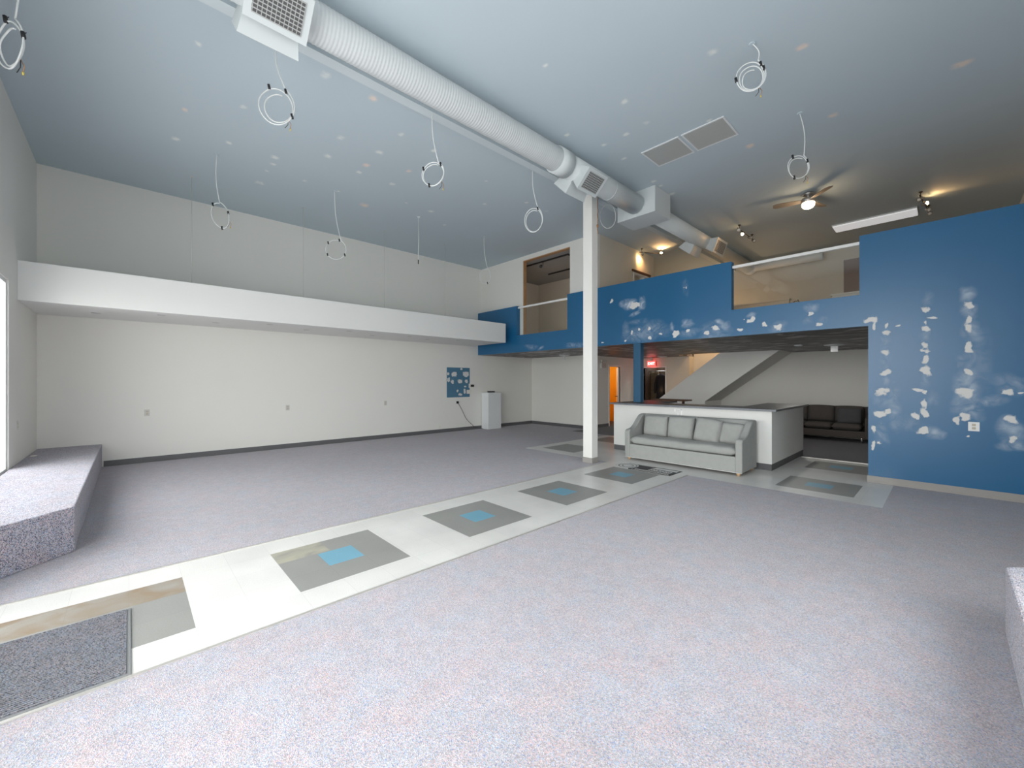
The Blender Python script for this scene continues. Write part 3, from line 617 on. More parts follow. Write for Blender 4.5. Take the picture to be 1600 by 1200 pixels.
bm = bmesh.new(); add_tube(bm, [(DX+.0, 7.53, DZ+.03), (DX, 13.2, DZ+.03)], .165, 36); obj('metal_pipe', bm, M_DUCT, t)
bm = bmesh.new(); add_tube(bm, [(DX, 13.2, DZ+.03), (DX, 13.5, DZ+.03)], .175, 30)
add_tube(bm, [(DX, 13.33, DZ+.02), (-2.28, 13.33, DZ+.02), (-2.22, 13.33, DZ+.02)], [.115, .115, .105], 24); obj('branch_pipe', bm, M_WHITE, t)
def diffuser(y0, y1, sgn, dn=45):
    R = Matrix.Rotation(-sgn*math.radians(45), 4, 'Y')   # local +x points down and outward after rotation
    M_ = Matrix.Translation((DX, 0, DZ)) @ Matrix.Rotation(math.radians(dn) if sgn > 0 else math.radians(180-dn), 4, 'Y')
    bm = bmesh.new(); add_prism(bm, [(y0+.03, -.12), (y0+.03, .12), (y1-.03, .12), (y1-.03, -.12)], 'x', .12, .20)
    # flared box: throat to face
    A = [bm.verts.new(p) for p in ((.16, y0+.03, -.13), (.16, y1-.03, -.13), (.16, y1-.03, .13), (.16, y0+.03, .13))]
    B = [bm.verts.new(p) for p in ((.33, y0, -.17), (.33, y1, -.17), (.33, y1, .17), (.33, y0, .17))]
    for i in range(4): bm.faces.new((A[i], A[(i+1)%4], B[(i+1)%4], B[i]))
    bm.faces.new(B)
    bm.transform(M_); d = obj('diffuser', bm, M_DUCT, t)
    bm = bmesh.new(); add_box(bm, .3305, .333, y0+.055, y1-.055, -.125, .125, 0)
    n = 9
    for k in range(n): 
        z = -.12+.24*k/(n-1); add_box(bm, .333, .339, y0+.055, y1-.055, z-.004, z+.004, 1)
    for k in range(12):
        yy = y0+.06+(y1-y0-.12)*k/11; add_box(bm, .333, .338, yy-.0025, yy+.0025, -.125, .125, 1)
    bm.transform(M_); obj('diffuser_grille', bm, [M_GRDARK, M_GRILLE], d)
for y0, y1 in ((.66, 1.14), (5.00, 5.48)):
    for s in (1, -1): diffuser(y0, y1, s)
diffuser(9.95, 10.55, 1, 22); diffuser(9.45, 9.95, -1, 50)

# ---------------------------------------------------------------- return air grilles in the ceiling
for x0, x1, l in ((-3.25, -2.66, 'grey square return air grille in the ceiling, the one nearer the duct'), (-2.62, -2.04, 'grey square return air grille in the ceiling, the one farther from the duct')):
    t = thing('ceiling_vent', l, 'vent', ((x0+x1)/2, 6.09, ZC), 'return air grilles')
    y0, y1 = 5.80, 6.38; f = .022
    obj('vent_frame', boxes((x0, x1, y0, y0+f, ZC-.012, ZC), (x0, x1, y1-f, y1, ZC-.012, ZC), (x0, x0+f, y0+f, y1-f, ZC-.012, ZC), (x1-f, x1, y0+f, y1-f, ZC-.012, ZC)), M_WHITE, t)
    bm = bmesh.new(); add_box(bm, x0+f, x1-f, y0+f, y1-f, ZC-.003, ZC, 0)
    for k in range(34):
        yy = y0+f+.008+(y1-y0-2*f-.016)*k/33; add_box(bm, x0+f, x1-f, yy-.004, yy+.003, ZC-.009, ZC-.003, 1)
    obj('vent_louvres', bm, [M_VENTB, M_GRILLE], t)

# ---------------------------------------------------------------- coiled cables hanging from the ceiling
Rv = Vector((.6844, .729, 0))
def coil(label, ax, ay, du, drop, ru, rz, turns=2, tilt=0.0, tail=True, spread=.018, ties=(20, 130, 250), grp='coiled white cables hanging from the ceiling', seed=1):
    """cable drops from (ax, ay) at the ceiling and ends in a tied loop; du: sideways shift of the loop, drop: ceiling to loop centre"""
    rnd = random.Random(seed); t = thing('hanging_cable', label, 'cable', (ax, ay, ZC), grp)
    a = rnd.uniform(-.35, .35); u = Vector((Rv.x*math.cos(a)-Rv.y*math.sin(a), Rv.x*math.sin(a)+Rv.y*math.cos(a), 0)); n = Vector((-u.y, u.x, 0))
    A = Vector((ax, ay, ZC)); C = A + u*du + Vector((0, 0, -drop))
    th0 = math.radians(60)
    def lp(th, k):
        s = 1 - spread/ru*k*(1-.5*math.cos(th)); z = math.sin(th); x = math.cos(th)
        X = x*math.cos(tilt)*ru*s - z*math.sin(tilt)*rz*s; Z = x*math.sin(tilt)*ru*s + z*math.cos(tilt)*rz*s
        return C + u*X + Vector((0, 0, Z - .012*k)) + n*(.006*math.sin(3*th+k)+.008*k)
    P0 = lp(th0, 0); path = []
    for i in range(14):
        f = i/13; q = A.lerp(P0, f); q = q + u*(-.035*math.sin(math.pi*f)*(1 if du > -.02 else -1)); q.z = A.z + (P0.z-A.z)*f; path.append(q)
    N = 40
    for k in range(turns*N+1):
        th = th0 - 2*math.pi*k/N; path.append(lp(th, k/N))
    bm = bmesh.new(); add_tube(bm, path, .0062, 7); obj('cable_loop', bm, M_CABLE, t)
    bm = bmesh.new(); add_lathe(bm, [(.028, -.012), (.034, -.008), (.034, 0)], A, 14); obj('ceiling_plate', bm, M_CEIL, t)
    for d_ in ties:
        p = lp(math.radians(d_), .5); bm = bmesh.new(); add_tube(bm, [p+u*.006+Vector((0,0,-.024)), p-u*.004+Vector((0,0,.024))], .013, 8); add_tube(bm, [p, p+n*.02+Vector((0,0,.035))], .003, 5); obj('cable_tie', bm, M_BLACK, t)
    if tail:
        p = lp(math.radians(-35), turns); e = p+u*.02+Vector((0, 0, -.10)); bm = bmesh.new()
        add_tube(bm, [p, p+u*.03+Vector((0,0,-.05)), e], .0028, 6, 0); add_tube(bm, [p, p+u*.0+Vector((0,0,-.06)), e+u*-.05], .0028, 6, 1)
        add_tube(bm, [e, e+Vector((0,0,-.02))], [.008, .005], 8, 2); obj('wire_tail', bm, [M_COPPER, M_BLACK, M_YEL], t)
    return t
coil('large double loop of white cable hanging at the top, just left of the white duct', -4.80, 1.12, -.01, .66, .185, .215, 2, seed=2, ties=(110, 55, -25), spread=.035)
coil('loop of white cable hanging left of the duct, halfway between front windows and white column', -4.55, 2.86, .0, .86, .155, .160, 2, seed=3, ties=(150, 45, -110), spread=.01)
coil('loop of white cable hanging just left of the white column, near the duct', -4.73, 4.91, .01, .85, .160, .215, 2, tail=False, seed=4, ties=(60,), spread=.015)
coil('thin loop of dark-tied cable hanging against the left wall, nearest the front windows', -7.80, 1.0, .04, .95, .13, .215, 1, tilt=.35, seed=5, ties=(110, 0, -110), spread=.01)
coil('faint cable loop with black ties hanging against the left wall above the ledge', -7.83, 2.8, .02, 1.08, .185, .19, 1, seed=6, ties=(140, 70, -30, 215), spread=.01, tail=False)
coil('small cable loop hanging at the corner where left wall meets upper white wall', -7.77, 6.35, .02, .97, .14, .20, 1, seed=7, ties=(-60,), spread=.012, tail=False)
coil('triple loop of white cable hanging at the top right, above the two ceiling grilles', -1.40, 4.78, -.02, .33, .155, .17, 3, seed=8, ties=(45, 25, 190), spread=.022)
coil('loop of white cable hanging right of the ceiling grilles, above the ceiling fan', -1.33, 6.48, -.02, .70, .145, .160, 2, seed=9, ties=(120, 30, -110), spread=.012)
coil('thin cable loop hanging right behind the white column', -4.50, 6.70, .04, .36, .16, .24, 1, seed=10, ties=(), spread=.01, tail=False)
coil('loop of white cable hanging in the top left corner of the photo', -4.74, -.60, -.09, 1.02, .12, .20, 2, seed=11, ties=(100, 20), spread=.02)
bm = bmesh.new(); add_tube(bm, [(-7.81, 4.56, ZC), (-7.80, 4.56, 4.6), (-7.815, 4.555, 4.12)], .006, 7, 0); add_tube(bm, [(-7.815, 4.555, 4.13), (-7.815, 4.555, 4.04)], .010, 7, 1)
add_lathe(bm, [(.028, -.012), (.034, 0)], (-7.81, 4.56, ZC), 12)
tag(obj('hanging_cable', bm, [M_CABLE, M_BLACK]), 'short straight white cable hanging without a loop in front of the left wall', 'cable')

# ---------------------------------------------------------------- ceiling fan upstairs
t = thing('ceiling_fan', 'three-bladed ceiling fan with a lit globe over the upper floor', 'ceiling fan', (-1.78, 9.32, ZC))
c = (-1.78, 9.32, ZC)
bm = bmesh.new(); add_lathe(bm, [(.07, 0), (.085, -.02), (.08, -.05), (.03, -.07), (.03, -.10), (.10, -.11), (.115, -.14), (.11, -.18), (.085, -.20)], c, 28); obj('motor_housing', bm, M_NICKEL, t, smooth=True)
for a in (195, 75, -45):
    bm = bmesh.new(); r0, r1 = .09, .56; n = 10; th = math.radians(a); up = []; lo = []
    for i in range(n+1):
        f = i/n; x = r0+(r1-r0)*f; wd = .045+.03*math.sin(math.pi*min(1, f*1.1)*.6); tip = 1-max(0, f-.9)*4
        up.append((x, wd*tip)); lo.append((x, -wd*tip))
    add_prism(bm, up+lo[::-1], 'z', -.004, .004)
    bm.transform(Matrix.Translation(Vector(c)+Vector((0,0,-.15))) @ Matrix.Rotation(th, 4, 'Z') @ Matrix.Rotation(math.radians(12), 4, 'X'))
    obj('fan_blade', bm, M_BLADE, t)
bm = bmesh.new(); add_lathe(bm, [(.095, -.195), (.105, -.215), (.10, -.25), (.08, -.28), (.045, -.30), (.0, -.305)], c, 28); obj('lamp_globe', bm, M_GLOBE, t, smooth=True)
point('lamp_fan', (c[0], c[1], ZC-.36), (1, .68, .36), 7, .1)

# ---------------------------------------------------------------- fluorescent strip
t = thing('strip_light', 'long white strip light fixed to the ceiling over the upper floor', 'strip light', (-1.1, 11.9, ZC))
obj('light_housing', boxes((-1.79, -.40, 11.66, 12.16, ZC-.03, ZC)), M_WHITE, t, bevel=.01)
obj('light_lens', boxes((-1.78, -.41, 11.67, 12.15, ZC-.055, ZC-.03)), M_FLUO, t, bevel=.012)

# ---------------------------------------------------------------- spotlights
def spots(label, bar, heads, cat='spotlight', grp='spotlight bars over the upper floor'):
    """bar: two end points at the ceiling; heads: (fraction along bar, aim vector, lit)"""
    a, b = Vector(bar[0]), Vector(bar[1]); t = thing('spotlight_bar', label, cat, (a+b)/2, grp)
    bm = bmesh.new(); add_tube(bm, [a+Vector((0,0,-.10)), b+Vector((0,0,-.10))], .009, 8)
    for f in (.1, .9): q = a.lerp(b, f); add_tube(bm, [q+Vector((0,0,-.10)), q], .006, 6); add_lathe(bm, [(.02, -.02), (.03, 0)], q, 10)
    obj('light_rail', bm, M_BRONZE, t)
    for f, aim, lit in heads:
        q = a.lerp(b, f)+Vector((0, 0, -.12)); d = Vector(aim).normalized()
        bm = bmesh.new(); add_tube(bm, [q+Vector((0,0,.03)), q+Vector((0,0,-.03))], .006, 6); add_tube(bm, [q-d*.03, q-d*.025, q+d*.02, q+d*.055], [.012, .024, .030, .040], 14)
        h = obj('spot_head', bm, M_NICKEL, t)
        bm = bmesh.new(); add_tube(bm, [q+d*.045, q+d*.058, q+d*.066], [.032, .030, .016], 14); obj('spot_bulb', bm, M_TUNG if lit else M_PLATE, h)
        if lit: spot('beam', q+d*.09, q+d*2, (1, .52, .20), lit, 110)
spots('spotlight bar with one lit bulb, between the duct and the ceiling fan', ((-3.22, 10.0, ZC), (-3.22, 11.1, ZC)), [(.05, (.3,-.8,-.5), 0), (.35, (-.2,-.9,-.6), 14), (.7, (.9,.2,-.5), 0), (.97, (.7,-.5,-.6), 0)])
spots('spotlight bar with one lit bulb at the right end of the strip light', ((-.34, 10.7, ZC), (-.24, 11.9, ZC)), [(.1, (-.4,-.6,-.6), 0), (.45, (.75,-.6,.02), 6), (.75, (.6,-.5,-.6), 0), (.97, (.3,-.7,-.7), 0)])
spots('two lit bulbs glowing on a bar left of the duct, over the small upper window', ((-5.62, 9.95, ZC), (-5.25, 10.55, ZC)), [(.15, (-.75,.35,-.55), 18), (.9, (.45,-.6,.45), 26)])
t = thing('track_light', 'black angled ceiling track with one spotlight in the left upper room', 'track light', (-8, 8.7, 4.97), 'black tracks in the left upper room')
bm = bmesh.new(); add_box(bm, -9.3, -7.1, 8.72, 8.76, 4.955, 4.99); add_box(bm, -7.1, -7.06, 8.72, 9.6, 4.955, 4.99); obj('track_rail', bm, M_BLACK, t)
bm = bmesh.new(); add_tube(bm, [(-8.0, 8.74, 4.955), (-8.0, 8.74, 4.88)], .01, 8); add_tube(bm, [(-8.03, 8.72, 4.86), (-8.02, 8.68, 4.84), (-7.98, 8.62, 4.80)], [.028, .04, .045], 14); obj('spot_head', bm, M_BLACK, t)
tag(obj('track_light', boxes((-8.84, -7.0, 9.90, 9.94, 4.955, 4.99)), M_BLACK), 'straight black ceiling track deeper in the left upper room', 'track light', 'black tracks in the left upper room')

# ---------------------------------------------------------------- upper level furniture and openings
t = struct('window_4', boxes((-5.84, -5.715, 9.82, 9.86, 3.5, 4.42), (-5.84, -5.715, 10.58, 10.62, 3.5, 4.42), (-5.84, -5.715, 9.86, 10.58, 4.38, 4.42), (-5.84, -5.715, 10.36, 10.38, 3.5, 4.38)), M_TRIMW)
obj('window_pane', boxes((-5.79, -5.785, 9.86, 10.58, 3.52, 4.38)), M_WGLASS, t)
tag(obj('curtain_rod', boxes((-5.725, -5.69, 9.74, 10.70, 4.44, 4.49)), M_BROWN), 'brown wooden bar mounted over the small upper window', 'rail')
t = struct('door_4', boxes((-1.93, -1.86, YE-.02, YE, ZM, 4.78), (-1.03, -.96, YE-.02, YE, ZM, 4.78), (-1.86, -1.03, YE-.02, YE, 4.71, 4.78)), M_WARM)
obj('door_leaf', boxes((-1.86, -1.03, YE-.012, YE, ZM+.005, 4.71)), M_DOORBR, t)
tag(obj('half_wall', boxes((-5.80, -2.77, 12.38, 12.5, ZM, 3.60), (-5.80, -2.75, 12.34, 12.53, 3.60, 3.64)), M_WARM), 'cream half wall round the stair opening behind the right glass guard', 'half wall')
t = thing('low_cabinet', 'low cabinet with a bright white top behind the right glass guard', 'cabinet', (-1.4, 12.5, ZM))
obj('cabinet_body', boxes((-1.86, -.85, 12.2, 12.7, ZM, 3.54)), M_PANEL, t); obj('cabinet_top', boxes((-1.89, -.82, 12.17, 12.73, 3.54, 3.575)), M_TRIMW, t)
bm = bmesh.new(); pts = [(-1.95+.12*math.cos(q/6*3.0)*(1+.2*math.sin(q)), 11.6+.03*math.sin(q*1.7), 3.30+.34*math.sin(q/12*math.pi)) for q in range(13)]
add_tube(bm, [( -2.1+.02*i, 9.5+.01*math.sin(i*1.7), 2.92+.16*math.sin(i/10*math.pi)+.02*math.sin(i*2.3)) for i in range(11)], .008, 6)
add_tube(bm, [( -2.1, 9.5, ZM+.004), (-2.1, 9.5, 2.92)], .008, 6); add_tube(bm, [(-1.9, 9.5, ZM+.004), (-1.9, 9.5, 2.93)], .008, 6)
tag(obj('wire_stand', bm, M_BLACK), 'dark bent wire stand just behind the right glass guard', 'stand')

# ---------------------------------------------------------------- staircase
k = .746
t = thing('staircase', 'enclosed staircase with a slanted white side rising to the right behind the counter', 'staircase', (-5, 13.1, 0))
top = lambda x: 2.3+(x+4.55)*k
bot = lambda x: 2.3+(x+3.06)*k
bm = bmesh.new(); add_prism(bm, [(-7.0, 0), (-7.0, top(-7.0)), (-4.12, top(-4.12)), (-2.63, ZM-.001), (-3.06, 2.3-.0), (-4.93, bot(-4.93)), (-4.93, 0)], 'y', 12.52, 12.62)
obj('side_panel', bm, M_PANEL, t)
bm = bmesh.new(); pts = [(-6.75, 0)]
x = -6.75; z = 0
for i in range(14):
    z += .187
    if z > 2.62: z = 2.62
    pts += [(x, z), (x+.25, z)]; x += .25
pts = [p for p in pts if p[1] <= bot(p[0])+.9]
pts += [(-2.64, 2.60), (-3.06, 2.3), (-4.93, bot(-4.93)), (-4.93, 0)]
add_prism(bm, pts, 'y', 12.62, YE-.005); obj('step_flight', bm, M_PLATE2 if False else M_WALL, t)
point('lamp_stairwell', (-5.1, 13.1, 3.1), (1, .66, .38), 30, .1)
point('fill_upper_back', (-3.3, 11.2, 3.4), (1, .64, .34), 9, .2)  # added warm fill for the upper hall walls, set low to spare the ceiling
point('lamp_upper_room', (-7.9, 9.6, 3.3), (1, .66, .38), 9, .15)

# ---------------------------------------------------------------- reception counter
t = thing('reception_counter', 'long white U-shaped reception counter with a dark grey top, behind the grey sofa', 'counter', (-3.5, 8.6, 0))
CXL, CXR, CY = -5.05, -2.0, 7.84
obj('counter_body', boxes((CXL, CXR, CY, 8.30, .11, 1.0), (-2.62, CXR, 8.30, 10.04, .11, 1.0), (CXL, -4.45, 8.30, 9.4, .11, 1.0)), M_PANEL, t)
obj('toe_kick', boxes((CXL+.004, CXR-.004, CY+.006, 8.30, 0, .11), (-2.61, CXR-.004, 8.30, 10.03, 0, .11), (CXL+.004, -4.46, 8.30, 9.39, 0, .11)), M_BASE, t)
bm = bmesh.new(); add_prism(bm, [(CXL-.06, CY-.09), (CXR+.08, CY-.09), (CXR+.08, 10.1), (-2.66, 10.1), (-2.60, 8.42), (-4.36, 8.42), (-4.36, 9.46), (CXL-.06, 9.46)], 'z', 1.0, 1.035); obj('worktop', bm, M_TOP, t, bevel=.003)
obj('edge_trim', boxes((CXL-.062, CXR+.083, CY-.093, CY-.089, 1.0, 1.033), (CXR+.079, CXR+.083, CY-.089, CY-.02, 1.0, 1.033)), M_EDGE, t)
bm = bmesh.new(); lay = bm.verts.layers.float.new('a')
for x, z, rx, rz in ((-3.66, .93, .018, .035), (-3.53, .90, .014, .07), (-3.60, .86, .01, .03), (-3.57, .95, .04, .008)): patch(bm, lay, (x, CY, z), (1,0,0), (0,0,1), (0,-1,0), rx, rz, .95, 0)
obj('scrape_mark', bm, M_SCRAPE, t)
tag(obj('bar_shelf', boxes((-5.05, -4.20, 9.5, 9.9, 1.03, 1.062), (-4.95, -4.90, 9.68, 9.72, 0, 1.03), (-4.35, -4.30, 9.68, 9.72, 0, 1.03)), M_BROWN), 'thin dark shelf table behind the left end of the counter', 'table')

# ---------------------------------------------------------------- grey sofa by the counter
def scoop(y0, y1, hf, hb, zb=.05):
    """arm side profile in (y, z): low rounded front, scooped rise to the back"""
    P = [(y0, zb), (y0, hf-.05), (y0+.015, hf-.015), (y0+.05, hf)]
    for i in range(1, 9):
        f = i/9; s = f*f*(3-2*f); P.append((y0+.05+(y1-y0-.20)*f, hf+(hb-hf)*s**1.5+.0))
    P += [(y1-.13, hb), (y1-.03, hb), (y1, hb-.03), (y1, zb)]
    return P
t = thing('sofa', 'light grey slipcovered three-seat sofa in front of the white counter', 'sofa', (-3.22, 7.4, 0))
sx0, sx1, sy0, sy1 = -4.27, -2.19, 7.00, 7.73
obj('base', boxes((sx0+.10, sx1-.10, sy0+.012, sy1-.1, .05, .30)), M_SOFA, t, bevel=.012)
for x0, x1 in ((sx0, sx0+.105), (sx1-.105, sx1)):
    bm = bmesh.new(); add_prism(bm, scoop(sy0, sy1, .58, .85), 'x', x0, x1); obj('arm', bm, M_SOFA, t, bevel=.022, seg=3)
bm = bmesh.new(); add_prism(bm, [(sy1-.17, .30), (sy1-.145, .80), (sy1-.12, .845), (sy1-.02, .85), (sy1, .82), (sy1, .05), (sy1-.17, .05)], 'x', sx0+.09, sx1-.09); obj('backrest', bm, M_SOFA, t, bevel=.02, seg=3)
bm = bmesh.new(); n = 24; xa, xb = sx0+.108, sx1-.108; PR = [(7.56, .305), (7.10, .303), (7.035, .315), (7.018, .345), (7.016, .39), (7.03, .425), (7.075, .442), (7.2, .452), (7.4, .455), (7.56, .45)]
rows = []
for i in range(n+1):
    f = i/n; x = xa+(xb-xa)*f; e = min(1, min(f, 1-f)*26)**.5; sag = .006*math.sin(f*19)+.004*math.sin(f*41+1)
    rows.append([bm.verts.new((x, 7.29+(y-7.29)*(.955+.045*e), .375+(z-.375)*(.55+.45*e)+(sag if z > .42 else 0))) for y, z in PR])
for a, b in zip(rows, rows[1:]):
    for k in range(len(PR)): bm.faces.new((a[k], a[(k+1)%len(PR)], b[(k+1)%len(PR)], b[k])).smooth = True
bm.faces.new(rows[0][::-1]); bm.faces.new(rows[-1]); obj('seat_cushion', bm, M_SOFA, t)
for x, w_, h_, d_, rx, ry, lab in ((-3.87, .50, .40, .17, -.16, 0, None), (-3.375, .50, .42, .20, -.2, .02, None), (-2.87, .46, .43, .20, -.24, .10, None), (-2.505, .44, .37, .17, -.30, .05, None)):
    bm = bmesh.new(); add_pillow(bm, (0,0,0), w_, d_, h_, rx=rx, ry=ry, n=14, pw=5); bm.transform(Matrix.Translation((x, 7.475 if x < -3 else 7.42 if x < -2.6 else 7.49, .64 if x < -2.6 else .61)))
    for v in bm.verts: v.co += Vector((0, .006*math.sin(v.co.x*19+v.co.z*13), .004*math.sin(v.co.x*31)))
    obj('back_cushion', bm, M_SOFA, t)
for x in (sx0+.07, sx1-.07):
    for y in (sy0+.06, sy1-.06):
        bm = bmesh.new(); add_lathe(bm, [(.018, 0), (.028, .012), (.032, .03), (.028, .05)], (x, y, 0), 16); obj('leg', bm, M_OAK, t)
obj('welt', boxes((sx0+.002, sx1-.002, sy0-.003, sy0+.006, .05, .056)), M_TRIMW, t)

# ---------------------------------------------------------------- dark sofa in the back room
t = thing('sofa', 'dark brown fabric sofa against the far wall beyond the blue wall opening', 'sofa', (-2.2, 13.3, 0))
a0, a1, b0, b1 = -3.36, -1.12, 12.86, 13.72
obj('base', boxes((a0+.12, a1-.12, b0+.03, b1-.1, .11, .28)), M_SOFA2, t, bevel=.015)
for x0, x1 in ((a0, a0+.2), (a1-.22, a1)):
    bm = bmesh.new(); add_prism(bm, scoop(b0, b1, .62, .84, .10), 'x', x0, x1); obj('arm', bm, M_SOFA2, t, bevel=.04, seg=3)
bm = bmesh.new(); add_prism(bm, [(b1-.25, .28), (b1-.2, .84), (b1-.03, .86), (b1, .82), (b1, .10), (b1-.25, .10)], 'x', a0+.15, a1-.15); obj('backrest', bm, M_SOFA2, t, bevel=.03, seg=3)
for i, x in enumerate((-2.86, -2.28, -1.70)):
    bm = bmesh.new(); add_pillow(bm, (0,0,0), .60, .17, .64, rx=math.radians(90), n=12, pw=9); bm.transform(Matrix.Translation((x, b0+.33, .365))); obj('seat_cushion', bm, M_SOFA2, t)
    bm = bmesh.new(); add_pillow(bm, (0,0,0), .60, .2, .44, rx=-.14, n=12, pw=6); bm.transform(Matrix.Translation((x, b1-.30, .66))); obj('back_cushion', bm, M_SOFA2, t)
bm = bmesh.new(); add_pillow(bm, (0,0,0), .50, .14, .40, rx=-.3, ry=-.03, n=12, pw=5); bm.transform(Matrix.Translation((-1.68, b1-.46, .63))); o_ = obj('throw_pillow', bm, M_SOFA3, t); o_['label'] = 'charcoal square cushion'
for x in (a0+.1, a1-.28):
    for y in (b0+.05, b1-.08):
        bm = bmesh.new(); add_tube(bm, [(x, y, 0), (x, y, .13)], [.012, .02], 10); obj('leg', bm, M_CHROME, t)

# ---------------------------------------------------------------- white pedestal and things on the left wall
t = tag(obj('display_pedestal', boxes((-10.12, -9.78, 8.17, 8.70, .0, 1.15)), M_WHITE, bevel=.005), 'tall white box pedestal standing against the left wall below the blue parapet', 'pedestal')
tag(obj('black_device', boxes((-9.97, -9.85, 8.28, 8.50, 1.151, 1.19)), M_BLACK, bevel=.006), 'small flat black device lying on top of the white pedestal', 'device')
bm = boxes((XA, XA+.004, 6.87, 7.72, 1.02, 1.92)); lay = bm.verts.layers.float.new('a')
for y, z, ry, rz in PW: patch(bm, lay, (XA+.004, y, z), (0,1,0), (0,0,1), (1,0,0), ry, rz, .9, 1)
tag(obj('painted_panel', bm, [M_BLUE2, M_FILL]), 'blue painted square with white filler blots on the left wall beside the pedestal', 'wall panel')
t = thing('thermostat', 'small black and white thermostat at the right edge of the blue square', 'thermostat', (XA, 7.80, 1.36))
obj('thermostat_back', boxes((XA+.004, XA+.016, 7.68, 7.84, 1.30, 1.43)), M_PLATE, t, bevel=.002); obj('thermostat_screen', boxes((XA+.016, XA+.03, 7.75, 7.87, 1.33, 1.40)), M_BLACK, t)
tag(obj('wall_plate', boxes((XA+.004, XA+.012, 7.60, 7.78, 1.12, 1.24)), M_PLATE), 'blank white cover plate below the thermostat', 'cover plate')
def outlet(label, base, ax, m=M_PLATE2, s=.038, h=.06):
    x, y, z = base; t = thing('wall_outlet', label, 'outlet', base, 'wall outlets')
    def B(u0, u1, d0, d1, z0, z1):
        return (x+d0, x+d1, y+u0, y+u1, z+z0, z+z1) if ax == 'x' else (x+u0, x+u1, y-d1 if ax == 'y' else y+d0, y-d0 if ax == 'y' else y+d1, z+z0, z+z1)
    obj('cover_plate', boxes(B(-s, s, 0, .006, -h, h)), m, t, bevel=.002)
    for q in (-.022, .022): obj('socket_face', boxes(B(-.017, .017, .006, .009, q-.015, q+.015)), M_OUTF, t)
M_OUTF = mat('socket_insert', (.50, .45, .36), .5, .02, 10)
outlet('grey wall outlet on the left wall, nearest the front windows', (XA, .24, .92), 'x')
outlet('grey wall outlet in the middle of the left wall', (XA, 2.6, .91), 'x')
outlet('grey wall outlet on the left wall, nearest the pedestal', (XA, 4.94, .93), 'x')
outlet('wall outlet on the short front wall left of the big window', (-8.56, YF, .91), 'z')
outlet('white outlet with beige sockets on the blue wall', (.245, YB, .91), 'y', M_TRIMW, .05, .06)
tag(obj('cable_jack', boxes((XA, XA+.02, 6.58, 6.66, .14, .20)), M_PLATE), 'tiny low jack on the left wall near the floor below the blue square', 'jack')
bm = bmesh.new()
P = []
for i in range(17):
    f = i/16; P.append((XA+.02+.03*math.sin(math.pi*f), 7.25+.62*f+.02*math.sin(f*9), .86-.78*f+.10*math.sin(f*math.pi)*-1))
P += [(XA+.06, 7.98, .045), (XA+.09, 8.12, .012), (XA+.12, 8.15, .012)]
add_tube(bm, P, .006, 7); add_box(bm, XA, XA+.035, 7.22, 7.28, .83, .90)
tag(obj('power_cord', bm, M_BLACK), 'thin black cord running down the left wall to the pedestal', 'cord')

# ---------------------------------------------------------------- floor graphic and entry mat
bm = bmesh.new(); z1 = .0025
def quad(pts, z0, z_, mi): add_prism(bm, pts, 'z', z0, z_, mi)
def ell(cx, cy, rx, ry, z0, z_, mi, n=32):
    quad([(cx+rx*math.cos(6.2832*i/n), cy+ry*math.sin(6.2832*i/n)) for i in range(n)], z0, z_, mi)
quad([(-3.98, 6.70), (-3.74, 6.24), (-3.00, 6.24), (-3.00, 6.70)], 0, z1, 0)            # charcoal ground
ell(-3.90, 6.47, .20, .215, z1, z1+.001, 1)                                                 # pale oval at the left end
for i, q in enumerate((.80, .72, .50, .42)): ell(-3.88, 6.47, .20*q, .215*q, z1+.001+.0003*i, z1+.0013+.0003*i, i % 2)
quad([(-3.47, 6.55), (-3.43, 6.66), (-3.03, 6.66), (-3.03, 6.55)], z1, z1+.001, 1)       # pale bar
quad([(-3.95, 6.672), (-3.95, 6.684), (-3.50, 6.684), (-3.50, 6.672)], z1, z1+.001, 1)
random.seed(5); x = -3.46
while x < -3.08:   # row of block lettering, too worn to read
    wd = random.uniform(.022, .045); quad([(x, 6.40), (x, 6.51), (x+wd, 6.51), (x+wd, 6.40)], z1, z1+.001, 1); quad([(x+.007, 6.43), (x+.007, 6.465), (x+wd*.65, 6.465), (x+wd*.65, 6.43)], z1+.001, z1+.0014, 0); x += wd+.012
x = -3.66
while x < -3.06:
    wd = random.uniform(.016, .032); quad([(x, 6.31), (x, 6.355), (x+wd, 6.355), (x+wd, 6.31)], z1, z1+.001, 1); x += wd+.010
quad([(-3.70, 6.268), (-3.70, 6.28), (-3.03, 6.28), (-3.03, 6.268)], z1, z1+.001, 1)
tag(obj('floor_sign', bm, [M_DECALD, M_DECALW]), 'charcoal and white floor graphic with an oval, in front of the grey sofa', 'floor graphic')
t = thing('entry_mat', 'dark grey ribbed entry mat lying on the vinyl at the lower left', 'mat', (-3.26, -.5, 0))
obj('mat_border', boxes((-3.68, -2.85, -1.02, .008, .0, .008)), M_RUBBER, t, bevel=.003)
bm = bmesh.new(); n = 46; y0, y1 = -1.0, -.012
add_box(bm, -3.665, -2.865, y0, y1, .008, .011)
for i in range(n):
    x = -3.66+.79*i/(n-1); add_box(bm, x-.0045, x+.0045, y0, y1, .011, .0145)
obj('mat_pile', bm, M_MAT, t)

